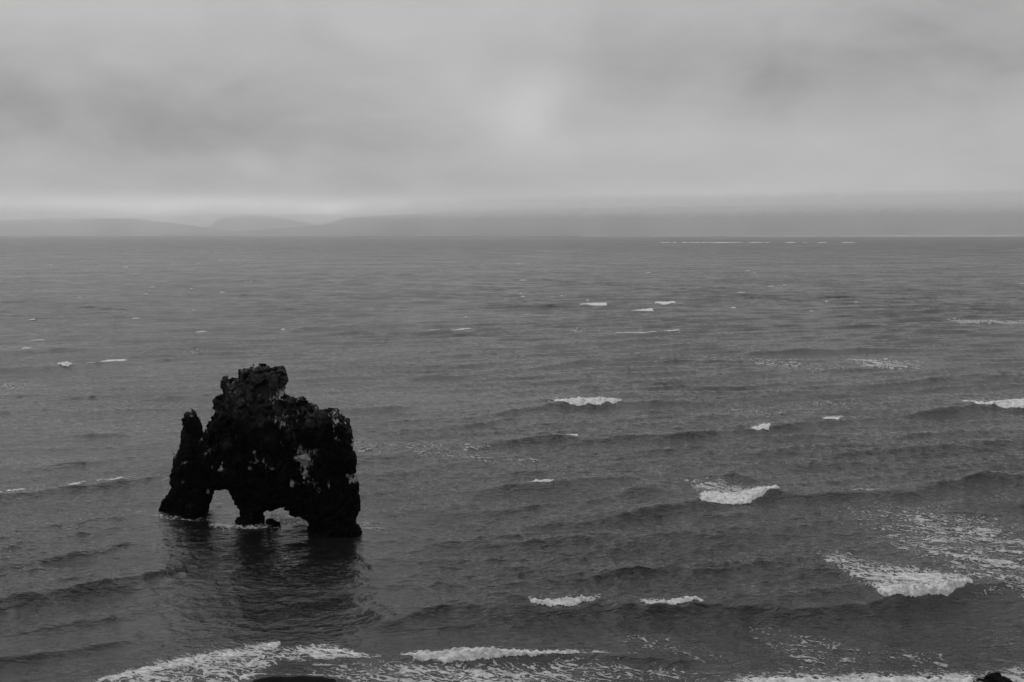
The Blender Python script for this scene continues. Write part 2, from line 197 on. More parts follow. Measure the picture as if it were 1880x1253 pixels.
LACE = [
 ('broken sheet of white foam trailing up and left from the big right breaker',[(0.3154,81.43,82.73,0.12),(0.3267,79.62,82.88,0.45),(0.3496,75.72,82.59,0.55),(0.3726,72.74,80.31,0.6),(0.3955,71.61,78.94,0.7),(0.4294,72.52,77.37,0.75),(0.4576,73.32,76.6,0.8),(0.4774,73.91,75.72,0.5)]),
 ('wide lacy net of foam streaks at the right edge',[(0.3137,94.99,98.57,0.06),(0.3646,87.05,98.99,0.18),(0.393,83.18,98.57,0.32),(0.4271,79.62,96.95,0.46),(0.4614,75.72,94.99,0.5),(0.4956,73.32,92.2,0.5),(0.5299,71.61,89.55,0.46),(0.5584,71.61,87.05,0.4)]),
 ('forked foam patch trailing behind the mid sized breaker',[(0.1732,107.07,108.54,0.2),(0.19,103.32,108.05,0.4),(0.2068,101.55,108.54,0.45),(0.2237,101.11,106.11,0.5),(0.2405,101.11,104.47,0.5),(0.2573,101.55,104.01,0.4)]),
 ('thin foam threads drifting near the shore at the lower right',[(0.2499,65.02,66.92,0.12),(0.2729,61.94,66.44,0.22),(0.3073,59.9,65.49,0.24),(0.3475,58.74,64.38,0.2),(0.3876,58.36,62.79,0.16),(0.4333,58.36,62.36,0.1),(0.4675,58.36,61.94,0.06)]),
 ('faint foam threads below the right one of the near breakers',[(0.1023,62.79,66.44,0.05),(0.1251,62.36,65.68,0.14),(0.165,61.52,64.57,0.16),(0.2051,59.9,62.79,0.12),(0.2509,58.74,61.11,0.12)]),
 ('dense lacy wash of foam along the shore left of the dark sand',[(-0.4516,56.18,57.84,0.35),(-0.4228,56.18,58.74,0.6),(-0.3941,56.18,59.82,0.6),(-0.3654,56.18,60.86,0.6),(-0.3367,56.18,61.85,0.6),(-0.3081,56.18,62.53,0.6),(-0.2795,56.18,63.23,0.6),(-0.2678,58.74,63.4,0.6),(-0.2505,60.14,63.75,0.6),(-0.2391,60.94,62.96,0.55),(-0.2164,60.86,63.05,0.6),(-0.1992,60.94,63.58,0.65),(-0.1822,60.94,63.31,0.7),(-0.1595,61.11,62.11,0.65),(-0.1367,61.27,61.69,0.5)]),
 ('bright ragged edge of foam on the shore wash left of the dark sand',[(-0.4341,57.76,58.21,0.7),(-0.388,58.74,59.82,0.8),(-0.3477,59.9,61.27,0.85),(-0.3076,60.86,62.36,0.88),(-0.2789,61.44,63.14,0.9),(-0.2503,62.28,63.84,0.95),(-0.2423,63.14,63.75,0.6)]),
 ('lacy foam spread along the shore right of the dark sand',[(-0.2167,58.89,60.62,0.12),(-0.194,58.36,60.62,0.2),(-0.1712,57.84,60.78,0.36),(-0.137,56.18,60.78,0.5),(-0.1028,56.18,60.78,0.6),(-0.0628,56.18,60.46,0.65),(-0.0228,56.18,60.3,0.65),(0.0114,56.18,60.46,0.6),(0.0457,56.18,60.7,0.5),(0.0799,56.18,60.94,0.4),(0.1198,57.98,60.3,0.25),(0.1484,57.84,60.3,0.28),(0.1827,57.61,59.51,0.25),(0.2285,57.11,58.74,0.3),(0.2628,57.11,58.58,0.3)]),
 ('thin white rim of wash along the dark sand',[(-0.2855,57.84,58.51,0.8),(-0.2786,58.28,58.89,0.9),(-0.2682,58.74,58.96,0.6),(-0.2511,58.74,58.89,0.55),(-0.2169,58.74,58.89,0.55),(-0.1941,58.51,58.74,0.6),(-0.1798,58.28,58.66,0.6)]),
 ('foam swirling through the arches of the sea stack',[(-0.3121,89.55,90.94,0.4),(-0.3032,89.21,91.12,0.55),(-0.2863,89.21,90.94,0.5),(-0.2751,89.21,91.12,0.6),(-0.2639,89.04,91.3,0.7),(-0.2538,89.38,90.94,0.55),(-0.2468,89.9,95.38,0.55),(-0.2401,90.24,95.77,0.6),(-0.2322,90.24,94.99,0.6),(-0.2216,90.94,94.23,0.6),(-0.2132,91.66,93.48,0.5)]),
 ('foam swirling round the black rock at the lower right corner',[(0.4825,57.25,59.35,0.3),(0.4911,57.25,59.12,0.4),(0.5082,57.11,59.35,0.5),(0.5196,57.11,59.51,0.5),(0.5309,57.11,60.14,0.6),(0.548,57.11,60.3,0.6)]),
 ('thin pale wash along the foot of the left leg of the sea stack',[(-0.3713,92.56,93.85,0.3),(-0.3618,91.83,93.48,0.4),(-0.3422,91.66,92.93,0.3),(-0.3198,91.48,92.74,0.35),(-0.3097,91.3,92.93,0.2)]),
 ('foam churning at the right foot of the sea stack',[(-0.16,88.71,91.66,0.3),(-0.1527,88.2,91.83,0.5),(-0.1432,88.54,92.01,0.4),(-0.1347,88.87,91.3,0.25),(-0.1263,89.21,90.59,0.1)]),
 ('faint foam streaks drifting right of the sea stack',[(-0.1614,121.91,130.23,0.3),(-0.1336,118.87,129.18,0.3),(-0.1113,119.47,127.79,0.14),(-0.0835,118.87,125.77,0.2),(-0.0501,117.4,127.79,0.22),(-0.0223,116.54,125.77,0.16),(0.0056,113.75,120.07,0.2),(0.0335,111.61,117.4,0.16),(0.0558,110.05,113.75,0.08)]),
 ('streak of pale foam at the right edge in the far water',[(0.4391,313.09,321.29,0.4),(0.4529,299.68,319.2,0.7),(0.4722,299.68,313.09,0.6),(0.5161,299.68,311.1,0.6),(0.5381,299.68,311.1,0.6)]),
 ('faint pale foam patch right of centre in the middle distance',[(0.3363,212.3,218.99,0.2),(0.3585,200.88,218.01,0.55),(0.3861,196.01,217.04,0.55),(0.4137,196.01,214.17,0.35),(0.4237,196.8,209.55,0.12)]),
 ('faint pale foam patch left of a similar one in the middle distance',[(0.2315,214.17,221.99,0.15),(0.2592,201.71,218.01,0.42),(0.2868,196.8,216.07,0.42),(0.309,193.66,212.3,0.28),(0.3422,192.12,203.4,0.18)]),
 ("small faint foam patch behind the sea stack's crown",[(-0.3332,226.12,232.6,0.2),(-0.3195,224.04,233.72,0.4),(-0.3057,224.04,231.49,0.2)]),
 ('faint foam patch at the left edge of the middle water',[(-0.5364,166.34,183.39,0.25),(-0.5198,166.34,182.01,0.3),(-0.4977,169.26,180.65,0.25),(-0.4809,174.14,180.65,0.15),(-0.4643,176.69,179.31,0.08)]),
 ('faint foam specks below the centre breaker',[(0.2052,143.94,149.31,0.1),(0.2246,143.94,155.59,0.2),(0.244,143.08,155.59,0.2),(0.2717,143.08,154.1,0.12),(0.3434,155.59,160.79,0.12),(0.3656,155.59,159.72,0.15)]),
 ('foam speckles on top of the lone centre breaker',[(0.0221,161.33,164.64,0.15),(0.0443,157.63,163.52,0.3),(0.0664,158.15,162.97,0.3),(0.0941,159.2,163.52,0.3),(0.1052,159.72,161.87,0.15)]),
 ('foam flecks behind the right edge breaker',[(0.4317,163.52,166.92,0.12),(0.454,157.63,164.64,0.25),(0.4763,157.63,160.79,0.3),(0.493,157.12,159.2,0.2)]),
 ('pale foam patch above the thin long far crest',[(0.055,274.47,284.03,0.2),(0.0687,272.93,285.69,0.3),(0.0824,276.02,282.39,0.15),(0.1044,271.42,276.02,0.3),(0.1209,269.92,276.02,0.3)]),
]
FLECKS = [(-534.7,1185.8,6.75),(-403.0,873.0,3.1),(-306.2,681.0,2.42),(-310.5,802.4,3.42),(-525.6,1607.6,5.72),(-306.6,904.8,2.57),(-289.2,921.7,3.28),(-452.6,1661.3,4.73),(-941.4,3325.5,11.82),(-469.1,1718.7,6.11),(-503.0,2374.5,13.51),(-302.7,1037.2,3.69),(-152.3,571.0,2.03),(-149.8,571.0,1.62),(-135.0,463.7,1.98),(-167.4,455.1,1.29),(-320.4,829.2,2.36),(-824.7,1846.2,6.56),(-1366.8,2770.8,19.7),(-184.8,511.8,2.91),(-253.6,671.8,1.91),(-497.9,2770.8,7.88),(-185.2,888.6,3.16),(196.0,2167.8,6.17),(52.6,1607.6,9.15),(95.6,700.3,5.98),(172.5,731.3,5.2),(262.5,1037.2,2.95),(156.9,551.8,2.35),(5.9,904.8,5.79),(146.0,533.9,2.28),(105.6,459.4,4.57),(6.4,584.5,4.16),(586.9,1607.6,5.72),(939.4,1846.2,10.5),(-77.4,246.7,1.4),(-116.2,375.3,1.6),(134.4,517.2,3.68),(279.0,545.7,3.1),(-15.2,325.6,1.16),(105.2,348.7,1.98),(161.4,358.9,2.55),(-151.2,313.1,1.78),(-120.9,319.2,2.27),(-121.8,254.4,2.53),(-113.5,231.5,1.98),(-86.0,274.5,2.73),(-65.2,282.4,1.0),(81.7,366.9,2.09),(4.7,431.2,1.84),(7.6,130.9,2.42),(-903.3,2176.8,4.94),(-1363.0,3008.0,6.86),(127.0,401.8,1.23),(88.2,2298.7,4.63),(-1151.9,2798.1,5.26),(136.9,395.7,1.24),(-158.2,491.2,1.02),(168.9,694.4,2.25),(-185.8,427.6,1.16),(3.9,630.9,1.14),(-434.1,1009.4,3.45),(21.9,438.3,0.9),(31.0,407.8,1.35),(4.0,451.5,1.04),(-53.5,739.6,1.31),(553.3,1692.0,2.56),(601.4,4555.2,9.2),(-26.0,861.9,1.86),(-113.8,355.2,0.82),(343.9,2479.6,4.99)]
BAR_SURF = [(463,3117,505,3198),(501,3117,526,3198),(526,3117,561,3198),(548,3117,601,3198),(589,3117,627,3198),(613,3117,735,3198),(737,3117,802,3198),(789,3117,822,3198),(852,3117,909,3198),(910,3117,940,3198),(950,3117,1008,3198),(1027,3117,1093,3198)]
SWIMMERS = [(23.64,199.23),(79.57,221.49),(1.44,218.01)]
SAND = [(-13.06,57.11),(29.95,58.28),(6.95,57.98)]
STONES = [('dark boulder at the left foot of the arch pillar', (-25.42, 91.12), 0.62), ('dark boulder awash in the wider arch', (-21.89, 90.24), 0.4), ('low dark boulder at the right foot of the sea stack', (-14.2, 88.04), 0.7), ('black rock awash in the surf at the lower right corner', (29.19, 57.54), 1.25), ('small dark rock beside the pillar between the arches', (-22.66, 90.94), 0.5)]


# ------------------------------------------------------------------ numpy noise
_perm = np.random.default_rng(2).permutation(256).astype(np.int64)
_perm = np.concatenate([_perm, _perm, _perm])
_ga = np.linspace(0, 2 * math.pi, 32, endpoint=False)
_g2 = np.stack([np.cos(_ga), np.sin(_ga)], 1)


def perlin(x, y, seed=0):
    xi = np.floor(x).astype(np.int64)
    yi = np.floor(y).astype(np.int64)
    xf, yf = x - xi, y - yi
    u = xf * xf * xf * (xf * (xf * 6 - 15) + 10)
    v = yf * yf * yf * (yf * (yf * 6 - 15) + 10)

    def gr(ix, iy, dx, dy):
        h = _perm[(_perm[(ix + seed * 37) & 255] + iy + seed * 11) & 255] & 31
        return _g2[h, 0] * dx + _g2[h, 1] * dy
    a = gr(xi, yi, xf, yf)
    b = gr(xi + 1, yi, xf - 1, yf)
    c = gr(xi, yi + 1, xf, yf - 1)
    d = gr(xi + 1, yi + 1, xf - 1, yf - 1)
    return (a + u * (b - a)) * (1 - v) + (c + u * (d - c)) * v


def fbm(x, y, octs=4, seed=0, gain=0.5):
    t, a, s = 0.0, 1.0, 0.0
    for i in range(octs):
        t = t + a * perlin(x * 2 ** i + 17.3 * i, y * 2 ** i + 5.1 * i, seed + i)
        s += a
        a *= gain
    return t / s * 1.6


def perlin3(x, y, z, seed=0):
    k = np.floor(z)
    f = z - k
    w = f * f * (3 - 2 * f)
    k = k.astype(np.int64)
    ox, oy = (k * 73) % 97 * 1.37, (k * 41) % 89 * 2.11
    ox2, oy2 = ((k + 1) * 73) % 97 * 1.37, ((k + 1) * 41) % 89 * 2.11
    return perlin(x + ox, y + oy, seed) * (1 - w) + perlin(x + ox2, y + oy2, seed) * w


def sstep(x, a, b):
    t = np.clip((x - a) / (b - a), 0, 1)
    return t * t * (3 - 2 * t)


def mesh_np(name, verts, quads, mat, smooth=True, parent=None):
    me = bpy.data.meshes.new(name)
    nv, nf, k = len(verts), len(quads), quads.shape[1]
    me.vertices.add(nv)
    me.vertices.foreach_set('co', np.ascontiguousarray(verts, dtype=np.float32).ravel())
    me.loops.add(nf * k)
    me.loops.foreach_set('vertex_index', np.ascontiguousarray(quads, dtype=np.int32).ravel())
    me.polygons.add(nf)
    me.polygons.foreach_set('loop_start', np.arange(0, nf * k, k, dtype=np.int32))
    me.update(calc_edges=True)
    me.validate()
    if smooth:
        me.polygons.foreach_set('use_smooth', np.ones(len(me.polygons), dtype=bool))
    if mat:
        me.materials.append(mat)
    o = bpy.data.objects.new(name, me)
    C.objects.link(o)
    if parent:
        o.parent = parent
    return o


def tag(o, label=None, cat=None, group=None, kind=None):
    for k, v in (('label', label), ('category', cat), ('group', group), ('kind', kind)):
        if v:
            o[k] = v
    return o


def grid_quads(nr, nc):
    i = np.arange(nr - 1)[:, None] * nc + np.arange(nc - 1)[None, :]
    i = i.ravel()
    return np.stack([i, i + 1, i + nc + 1, i + nc], 1)

# ------------------------------------------------------------------ materials
def new_mat(name):
    m = bpy.data.materials.new(name)
    m.use_nodes = True
    k = NT(m.node_tree)
    p = k.n('ShaderNodeBsdfPrincipled')
    o = k.n('ShaderNodeOutputMaterial')
    k.put(o.inputs['Surface'], p.outputs[0])
    return m, k, p, o


def mat_water():
    m, k, p, o = new_mat("sea_water")
    pos = k.n('ShaderNodeNewGeometry').outputs['Position']
    dist = k.vm('LENGTH', pos)
    w1 = k.mapping(pos, rot=(0, 0, math.radians(-17)), scale=(0.55, 1.0, 1.0))
    w2 = k.mapping(pos, rot=(0, 0, math.radians(36)), scale=(0.5, 1.0, 1.0))
    a = k.noise(w1, 1.5, 3.0, 0.55, 0.8)
    b = k.noise(w2, 3.1, 3.0, 0.6, 0.6)
    c = k.noise(w1, 0.33, 3.0, 0.55, 0.5)
    gust = k.rng(k.noise(k.mapping(pos, scale=(0.6, 1.0, 1.0)), 0.035, 3.0, 0.55), 0.3, 0.7, 0.55, 1.25)
    e_ = k.noise(w2, 7.0, 2.0, 0.6)
    h = k.m('ADD', k.m('MULTIPLY', a, 0.25), k.m('MULTIPLY', b, 0.17))
    h = k.m('ADD', h, k.m('MULTIPLY', e_, 0.05))
    calm = k.n('ShaderNodeAttribute', attribute_name='shelter').outputs['Fac']
    h = k.m('MULTIPLY', h, k.m('MULTIPLY', gust, k.m('MULTIPLY_ADD', calm, -0.5, 1.0)))
    far = k.rng(dist, 120.0, 500.0, 0.0, 1.0)
    h = k.m('ADD', h, k.m('MULTIPLY', k.m('MULTIPLY', c, 0.9), far))
    d = k.noise(w1, 0.09, 2.0, 0.5, 0.4)
    far2 = k.rng(dist, 500.0, 1800.0, 0.0, 1.0)
    h = k.m('ADD', h, k.m('MULTIPLY', k.m('MULTIPLY', d, 3.0), far2))
    bp = k.n('ShaderNodeBump')
    bp.inputs['Strength'].default_value = 1.0
    bp.inputs['Distance'].default_value = 1.0
    k.put(bp.inputs['Height'], h)
    k.put(p.inputs['Normal'], bp.outputs[0])
    at = k.n('ShaderNodeAttribute', attribute_name='aeration').outputs['Fac']
    k.put(p.inputs['Base Color'], k.grey(k.m('MULTIPLY_ADD', at, 0.05, 0.007)))
    gp = k.noise(k.mapping(pos, rot=(0, 0, math.radians(-8)), scale=(0.35, 1.0, 1.0)), 0.03, 8.0, 0.75)
    ga_ = k.m('MULTIPLY', k.m('SUBTRACT', gp, 0.5), k.rng(k.m('LOGARITHM', dist, 10.0), 2.3, 3.0, 0.0, 0.9))
    k.put(p.inputs['Roughness'], k.m('ADD', ga_, k.rng(k.m('LOGARITHM', dist, 10.0), 2.15, 3.3, 0.04, 0.33)))
    p.inputs['IOR'].default_value = 1.333
    return m


def mat_foam():
    m, k, p, o = new_mat("sea_foam")
    pos = k.n('ShaderNodeNewGeometry').outputs['Position']
    n = k.noise(pos, 5.0, 4.0, 0.6)
    k.put(p.inputs['Base Color'], k.grey(k.rng(n, 0.25, 0.75, 0.26, 0.62)))
    p.inputs['Roughness'].default_value = 0.8
    p.inputs['Specular IOR Level'].default_value = 0.2
    bp = k.n('ShaderNodeBump')
    bp.inputs['Distance'].default_value = 0.12
    k.put(bp.inputs['Height'], k.noise(pos, 7.0, 4.0, 0.65))
    k.put(p.inputs['Normal'], bp.outputs[0])
    return m


def mat_foam_body(name, lo, hi):
    """foam whose body runs from a thin grey film to thick white"""
    m, k, p, o = new_mat(name)
    pos = k.n('ShaderNodeNewGeometry').outputs['Position']
    n = k.noise(k.mapping(pos, scale=(0.8, 1.0, 1.0)), 2.6, 5.0, 0.65)
    b = k.n('ShaderNodeAttribute', attribute_name='body').outputs['Fac']
    v = k.m('MULTIPLY', k.rng(b, 0.0, 1.0, lo, hi), k.rng(n, 0.3, 0.7, 0.55, 1.2))
    k.put(p.inputs['Base Color'], k.grey(v))
    p.inputs['Roughness'].default_value = 0.75
    p.inputs['Specular IOR Level'].default_value = 0.25
    bp = k.n('ShaderNodeBump')
    bp.inputs['Distance'].default_value = 0.12
    k.put(bp.inputs['Height'], k.noise(pos, 7.0, 4.0, 0.65))
    k.put(p.inputs['Normal'], bp.outputs[0])
    return m


def mat_rock():
    m, k, p, o = new_mat("wet_basalt")
    pos = k.n('ShaderNodeTexCoord').outputs['Object']
    n = k.noise(pos, 2.2, 6.0, 0.6, 0.4)
    n2 = k.noise(k.mapping(pos, scale=(1.0, 1.0, 0.3)), 4.0, 5.0, 0.65)
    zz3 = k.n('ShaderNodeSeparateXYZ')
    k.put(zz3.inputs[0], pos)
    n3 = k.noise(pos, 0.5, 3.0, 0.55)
    top_light = k.rng(k.m('ADD', zz3.outputs[2], k.m('MULTIPLY', k.m('SUBTRACT', n3, 0.5), 14.0)), 8.0, 12.5, 0.0, 1.0, True)  # skylight on the upper rock, painted into its colour by height and noise
    base = k.m('MULTIPLY', k.rng(n, 0.3, 0.7, 0.0018, 0.008), k.m('MULTIPLY_ADD', top_light, 5.5, 1.0))
    g = k.n('ShaderNodeAttribute', attribute_name='guano').outputs['Fac']
    mask = k.rng(k.m('ADD', g, k.m('MULTIPLY', k.m('SUBTRACT', n2, 0.5), 2.6)), 0.45, 0.75, 0.0, 1.0, True)
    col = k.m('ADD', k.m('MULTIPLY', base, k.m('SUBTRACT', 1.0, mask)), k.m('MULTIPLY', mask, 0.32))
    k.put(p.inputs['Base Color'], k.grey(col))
    p.inputs['Roughness'].default_value = 0.75
    p.inputs['Specular IOR Level'].default_value = 0.03
    bp = k.n('ShaderNodeBump')
    bp.inputs['Distance'].default_value = 0.25
    k.put(bp.inputs['Height'], k.noise(pos, 3.5, 6.0, 0.65))
    k.put(p.inputs['Normal'], bp.outputs[0])
    return m


def mat_plain(name, lo, hi, scale, rough, spec=0.2, bump=0.0, bscale=None):
    m, k, p, o = new_mat(name)
    pos = k.n('ShaderNodeNewGeometry').outputs['Position']
    n = k.noise(pos, scale, 5.0, 0.6)
    k.put(p.inputs['Base Color'], k.grey(k.rng(n, 0.3, 0.7, lo, hi)))
    p.inputs['Roughness'].default_value = rough
    p.inputs['Specular IOR Level'].default_value = spec
    if bump:
        bp = k.n('ShaderNodeBump')
        bp.inputs['Distance'].default_value = bump
        k.put(bp.inputs['Height'], k.noise(pos, bscale or scale, 5.0, 0.6))
        k.put(p.inputs['Normal'], bp.outputs[0])
    return m


def mat_volume(name, color, density, aniso):
    m = bpy.data.materials.new(name)
    m.use_nodes = True
    k = NT(m.node_tree)
    v = k.n('ShaderNodeVolumePrincipled')
    v.inputs['Color'].default_value = G(color)
    v.inputs['Density'].default_value = density
    v.inputs['Anisotropy'].default_value = aniso
    o = k.n('ShaderNodeOutputMaterial')
    k.put(o.inputs['Volume'], v.outputs[0])
    return m


M_WATER = mat_water()
M_FOAM = mat_foam()
M_LACE = mat_foam_body('thin_foam', 0.26, 0.75)
M_ROLL = mat_foam_body('breaker_foam', 0.26, 0.66)
M_ROCK = mat_rock()
M_SAND = mat_plain("black_sand", 0.002, 0.005, 1.5, 0.8, 0.04, 0.02, 12.0)
M_HILL = mat_plain("hill_moor", 0.03, 0.07, 0.004, 0.95, 0.05, 8.0, 0.01)
M_PLAIN = mat_plain("coast_grass", 0.025, 0.05, 0.006, 0.95, 0.05)
M_BIRD = mat_plain("dark_plumage", 0.008, 0.02, 20.0, 0.7)
M_BEAK = mat_plain("beak", 0.05, 0.08, 20.0, 0.5)
M_SURF = mat_plain('far_surf', 0.55, 0.8, 0.05, 0.8)
M_HAZE = mat_volume("haze_air", 1.0, 3.6e-5, 0.6)
M_MIST = mat_volume("mist_air", 1.0, 0.0035, 0.75)

# ------------------------------------------------------------------ the sea surface
CR = []
for front, back, pts in CRESTS:
    P = np.array(pts)
    CR.append((front, back, P[:, 0], P[:, 1], P[:, 2]))
MAIN = math.radians(-90 + 17)          # the direction the waves run
WAVES = []
for i in range(84):
    lam = 0.65 * (24.0 / 0.65) ** (i / 83.0)
    lam *= RNG.uniform(0.93, 1.07)
    spread = 0.42 if lam < 2.2 else 0.17
    th = MAIN + RNG.normal(0, spread) - (math.radians(52) if (lam < 2.6 and i % 2) else 0.0)
    kk = 2 * math.pi / lam
    slope = 0.20 if lam < 2.2 else (0.08 if lam < 10 else 0.03)
    amp = slope * math.sqrt(2 / 30.0) / kk
    if lam < 2.6 and i % 2:
        amp *= 0.8
    WAVES.append((kk * math.cos(th), kk * math.sin(th), RNG.uniform(0, 6.28), amp, lam, RNG.uniform(0.5, 1.5)))


def row_step(r):
    return 0.11 * (r / 60.0) ** 1.4


def beach_z(x, y):
    """height of the black sand under and beside the water"""
    z = (52.5 - y) * 0.055 + 0.25 * fbm(x * 0.06, y * 0.06, 3, 21)
    z = z - 0.35 * sstep(y, 52, 62) + 0.20 * fbm(x * 0.45, y * 0.8, 3, 61) + 0.05 * fbm(x * 2.2, y * 2.6, 3, 62)
    z = z + np.clip((44 - y) * 0.14, 0, 2.5) + np.clip((15 - y) * 1.7, 0, 24.0)
    for (sx, sy), h, rx, ry in zip(SAND, (0.75, 0.12, 0.42), (3.2, 1.4, 1.2), (1.95, 1.0, 0.5)):
        z = z + h * np.exp(-(((x - sx) / rx) ** 4) - ((y - sy) / ry) ** 2)
    return z


def shelter(x, y):
    """water in the lee of the sea stack"""
    cx_ = ROCK_ORIGIN[0] * y / ROCK_ORIGIN[1]
    return np.exp(-((x - cx_) / 11.5) ** 4) * sstep(y, 58, 66) * (1 - sstep(y, 90, 98))


def sea_z(x, y, full=False):
    r = np.hypot(x, y)
    step = row_step(r)
    shore = 0.10 + 0.90 * sstep(y, 57.0, 72.0)
    # slow changes that break the regularity
    w0 = fbm(x / 34.0, y / 34.0, 3, 3)
    w1 = fbm(x / 19.0 + 9, y / 19.0, 3, 8)
    patch = 1.0 + 0.9 * fbm(x / 60.0, y / 45.0, 3, 14)
    z = np.zeros_like(x)
    dx = np.zeros_like(x)
    dy = np.zeros_like(x)
    far_ = sstep(r, 130.0, 450.0)
    for kx, ky, ph, amp, lam, pw in WAVES:
        w = np.clip((lam / step - 1.3) / 1.2, 0, 1)
        if w.max() <= 0:
            continue
        phase = kx * x + ky * y + ph + 2.0 * pw * w0 + (1.6 / pw) * w1
        if 3.0 < lam < 16.0:
            w = w * (1.0 + 0.9 * far_)
        phase = phase + 0.25 * np.cos(phase)
        kk = math.hypot(kx, ky)
        z += amp * w * np.cos(phase)
        sn = amp * w * np.sin(phase) * (1.15 / kk)
        dx -= kx * sn
        dy -= ky * sn
    # long low swell
    s = (x * math.sin(math.radians(17)) - y * math.cos(math.radians(17)))
    z += 0.08 * np.clip(patch, 0.2, 2) * np.sin(s * 2 * math.pi / 17.0 + 3.2 * w0) * np.clip(w1 + 0.6, 0, 1.3)
    mod = np.clip(patch, 0.45, 1.6) * (1 - 0.6 * shelter(x, y))
    z *= mod
    dx *= mod * shore
    dy *= mod * shore
    # lee of the rock: a little calmer right before and behind it
    z *= shore
    # the breaking swells
    brk = fbm(x / 5.5, y / 9.0, 3, 44)
    wob = 0.28 * fbm(x / 6.0, y / 9.0, 3, 31)
    for front, back, px, py, pa in CR:
        yc = np.interp(x, px, py)
        a = np.interp(x, px, pa, left=0, right=0)
        a = a * np.clip(0.85 + 0.75 * brk, 0.25, 1.5)
        act = a > 0.001
        if not act.any():
            continue
        d = (y - yc) + wob * (0.6 + 0.25 * back)
        fr = front * (0.32 + 0.46 * a) * (1 + np.clip(y - 90, 0, 250) / 260.0)
        prof = np.where(d < 0, np.exp(-np.abs(d) / fr), np.exp(-np.maximum(d, 0) / back))
        prof = prof - 0.30 * np.exp(-((d + 3.0 * fr) / (1.8 * fr)) ** 2)
        z += np.where(act, 1.0 * a * prof * (1.0 + 0.35 * w1), 0.0)
    if full:
        return z, dx, dy
    return z

rr = [49.0]
while rr[-1] < 12650.0:
    rr.append(rr[-1] + row_step(rr[-1]))
rr = np.array(rr)
fine = np.arange(-0.565, 0.5651, 0.00165)
coarse = np.linspace(0.6, 1.45, 30)
th = np.concatenate([-coarse[::-1], fine, coarse])
RR, TH = np.meshgrid(rr, th, indexing='ij')
SX, SY = RR * np.sin(TH), RR * np.cos(TH)
SZ, DX, DY = sea_z(SX, SY, True)


def section(secs, bear, y):
    """density of a foam region at bearing bear = x / y and distance y; also the position across it"""
    A = np.array(secs)
    yn = np.interp(bear, A[:, 0], A[:, 1])
    yf = np.interp(bear, A[:, 0], A[:, 2])
    dn = np.interp(bear, A[:, 0], A[:, 3], left=0, right=0)
    t = (y - yn) / np.maximum(yf - yn, 0.05)
    return dn, t


aer = np.zeros_like(SX)
bear = SX / np.maximum(SY, 1.0)
for name, secs in LACE:
    dn, t = section(secs, bear, SY)
    aer = np.maximum(aer, dn * sstep(t, -0.35, 0.25) * (1 - sstep(t, 0.75, 1.35)))
for name, th_, secs in ROLLERS:
    dn, t = section(secs, bear, SY)
    aer = np.maximum(aer, 0.6 * dn * sstep(t, -0.2, 0.1) * (1 - sstep(t, 0.9, 1.8)))
nr, nc = SX.shape
sea = mesh_np('sea', np.stack([SX + DX, SY + DY, SZ], -1).reshape(-1, 3), grid_quads(nr, nc)[:, ::-1], M_WATER)
at = sea.data.attributes.new('aeration', 'FLOAT', 'POINT')
at.data.foreach_set('value', aer.astype(np.float32).ravel())
at = sea.data.attributes.new('shelter', 'FLOAT', 'POINT')
at.data.foreach_set('value', shelter(SX, SY).astype(np.float32).ravel())
tag(sea, 'dark grey wind-ruffled sea with low swells', kind='structure')
del SX, SY, SZ, aer, bear, RR, TH

# ------------------------------------------------------------------ black beach and cliff below the viewpoint
bx = np.concatenate([np.linspace(-420, -60, 37)[:-1], np.arange(-60, 60, 0.4), np.linspace(60, 420, 37)])
by = np.concatenate([np.linspace(-300, 0, 20)[:-1], np.linspace(0, 46, 70)[:-1], np.arange(46, 75, 0.25)])
BX, BY = np.meshgrid(bx, by, indexing='xy')
BZ = beach_z(BX, BY)
BZ = np.minimum(BZ, 24.6 + 0.4 * fbm(BX / 9, BY / 9, 3, 5))
beach = mesh_np('beach', np.stack([BX, BY, BZ], -1).reshape(-1, 3), grid_quads(*BX.shape), M_SAND)
tag(beach, 'black volcanic sand at the edge of the wash', kind='structure')

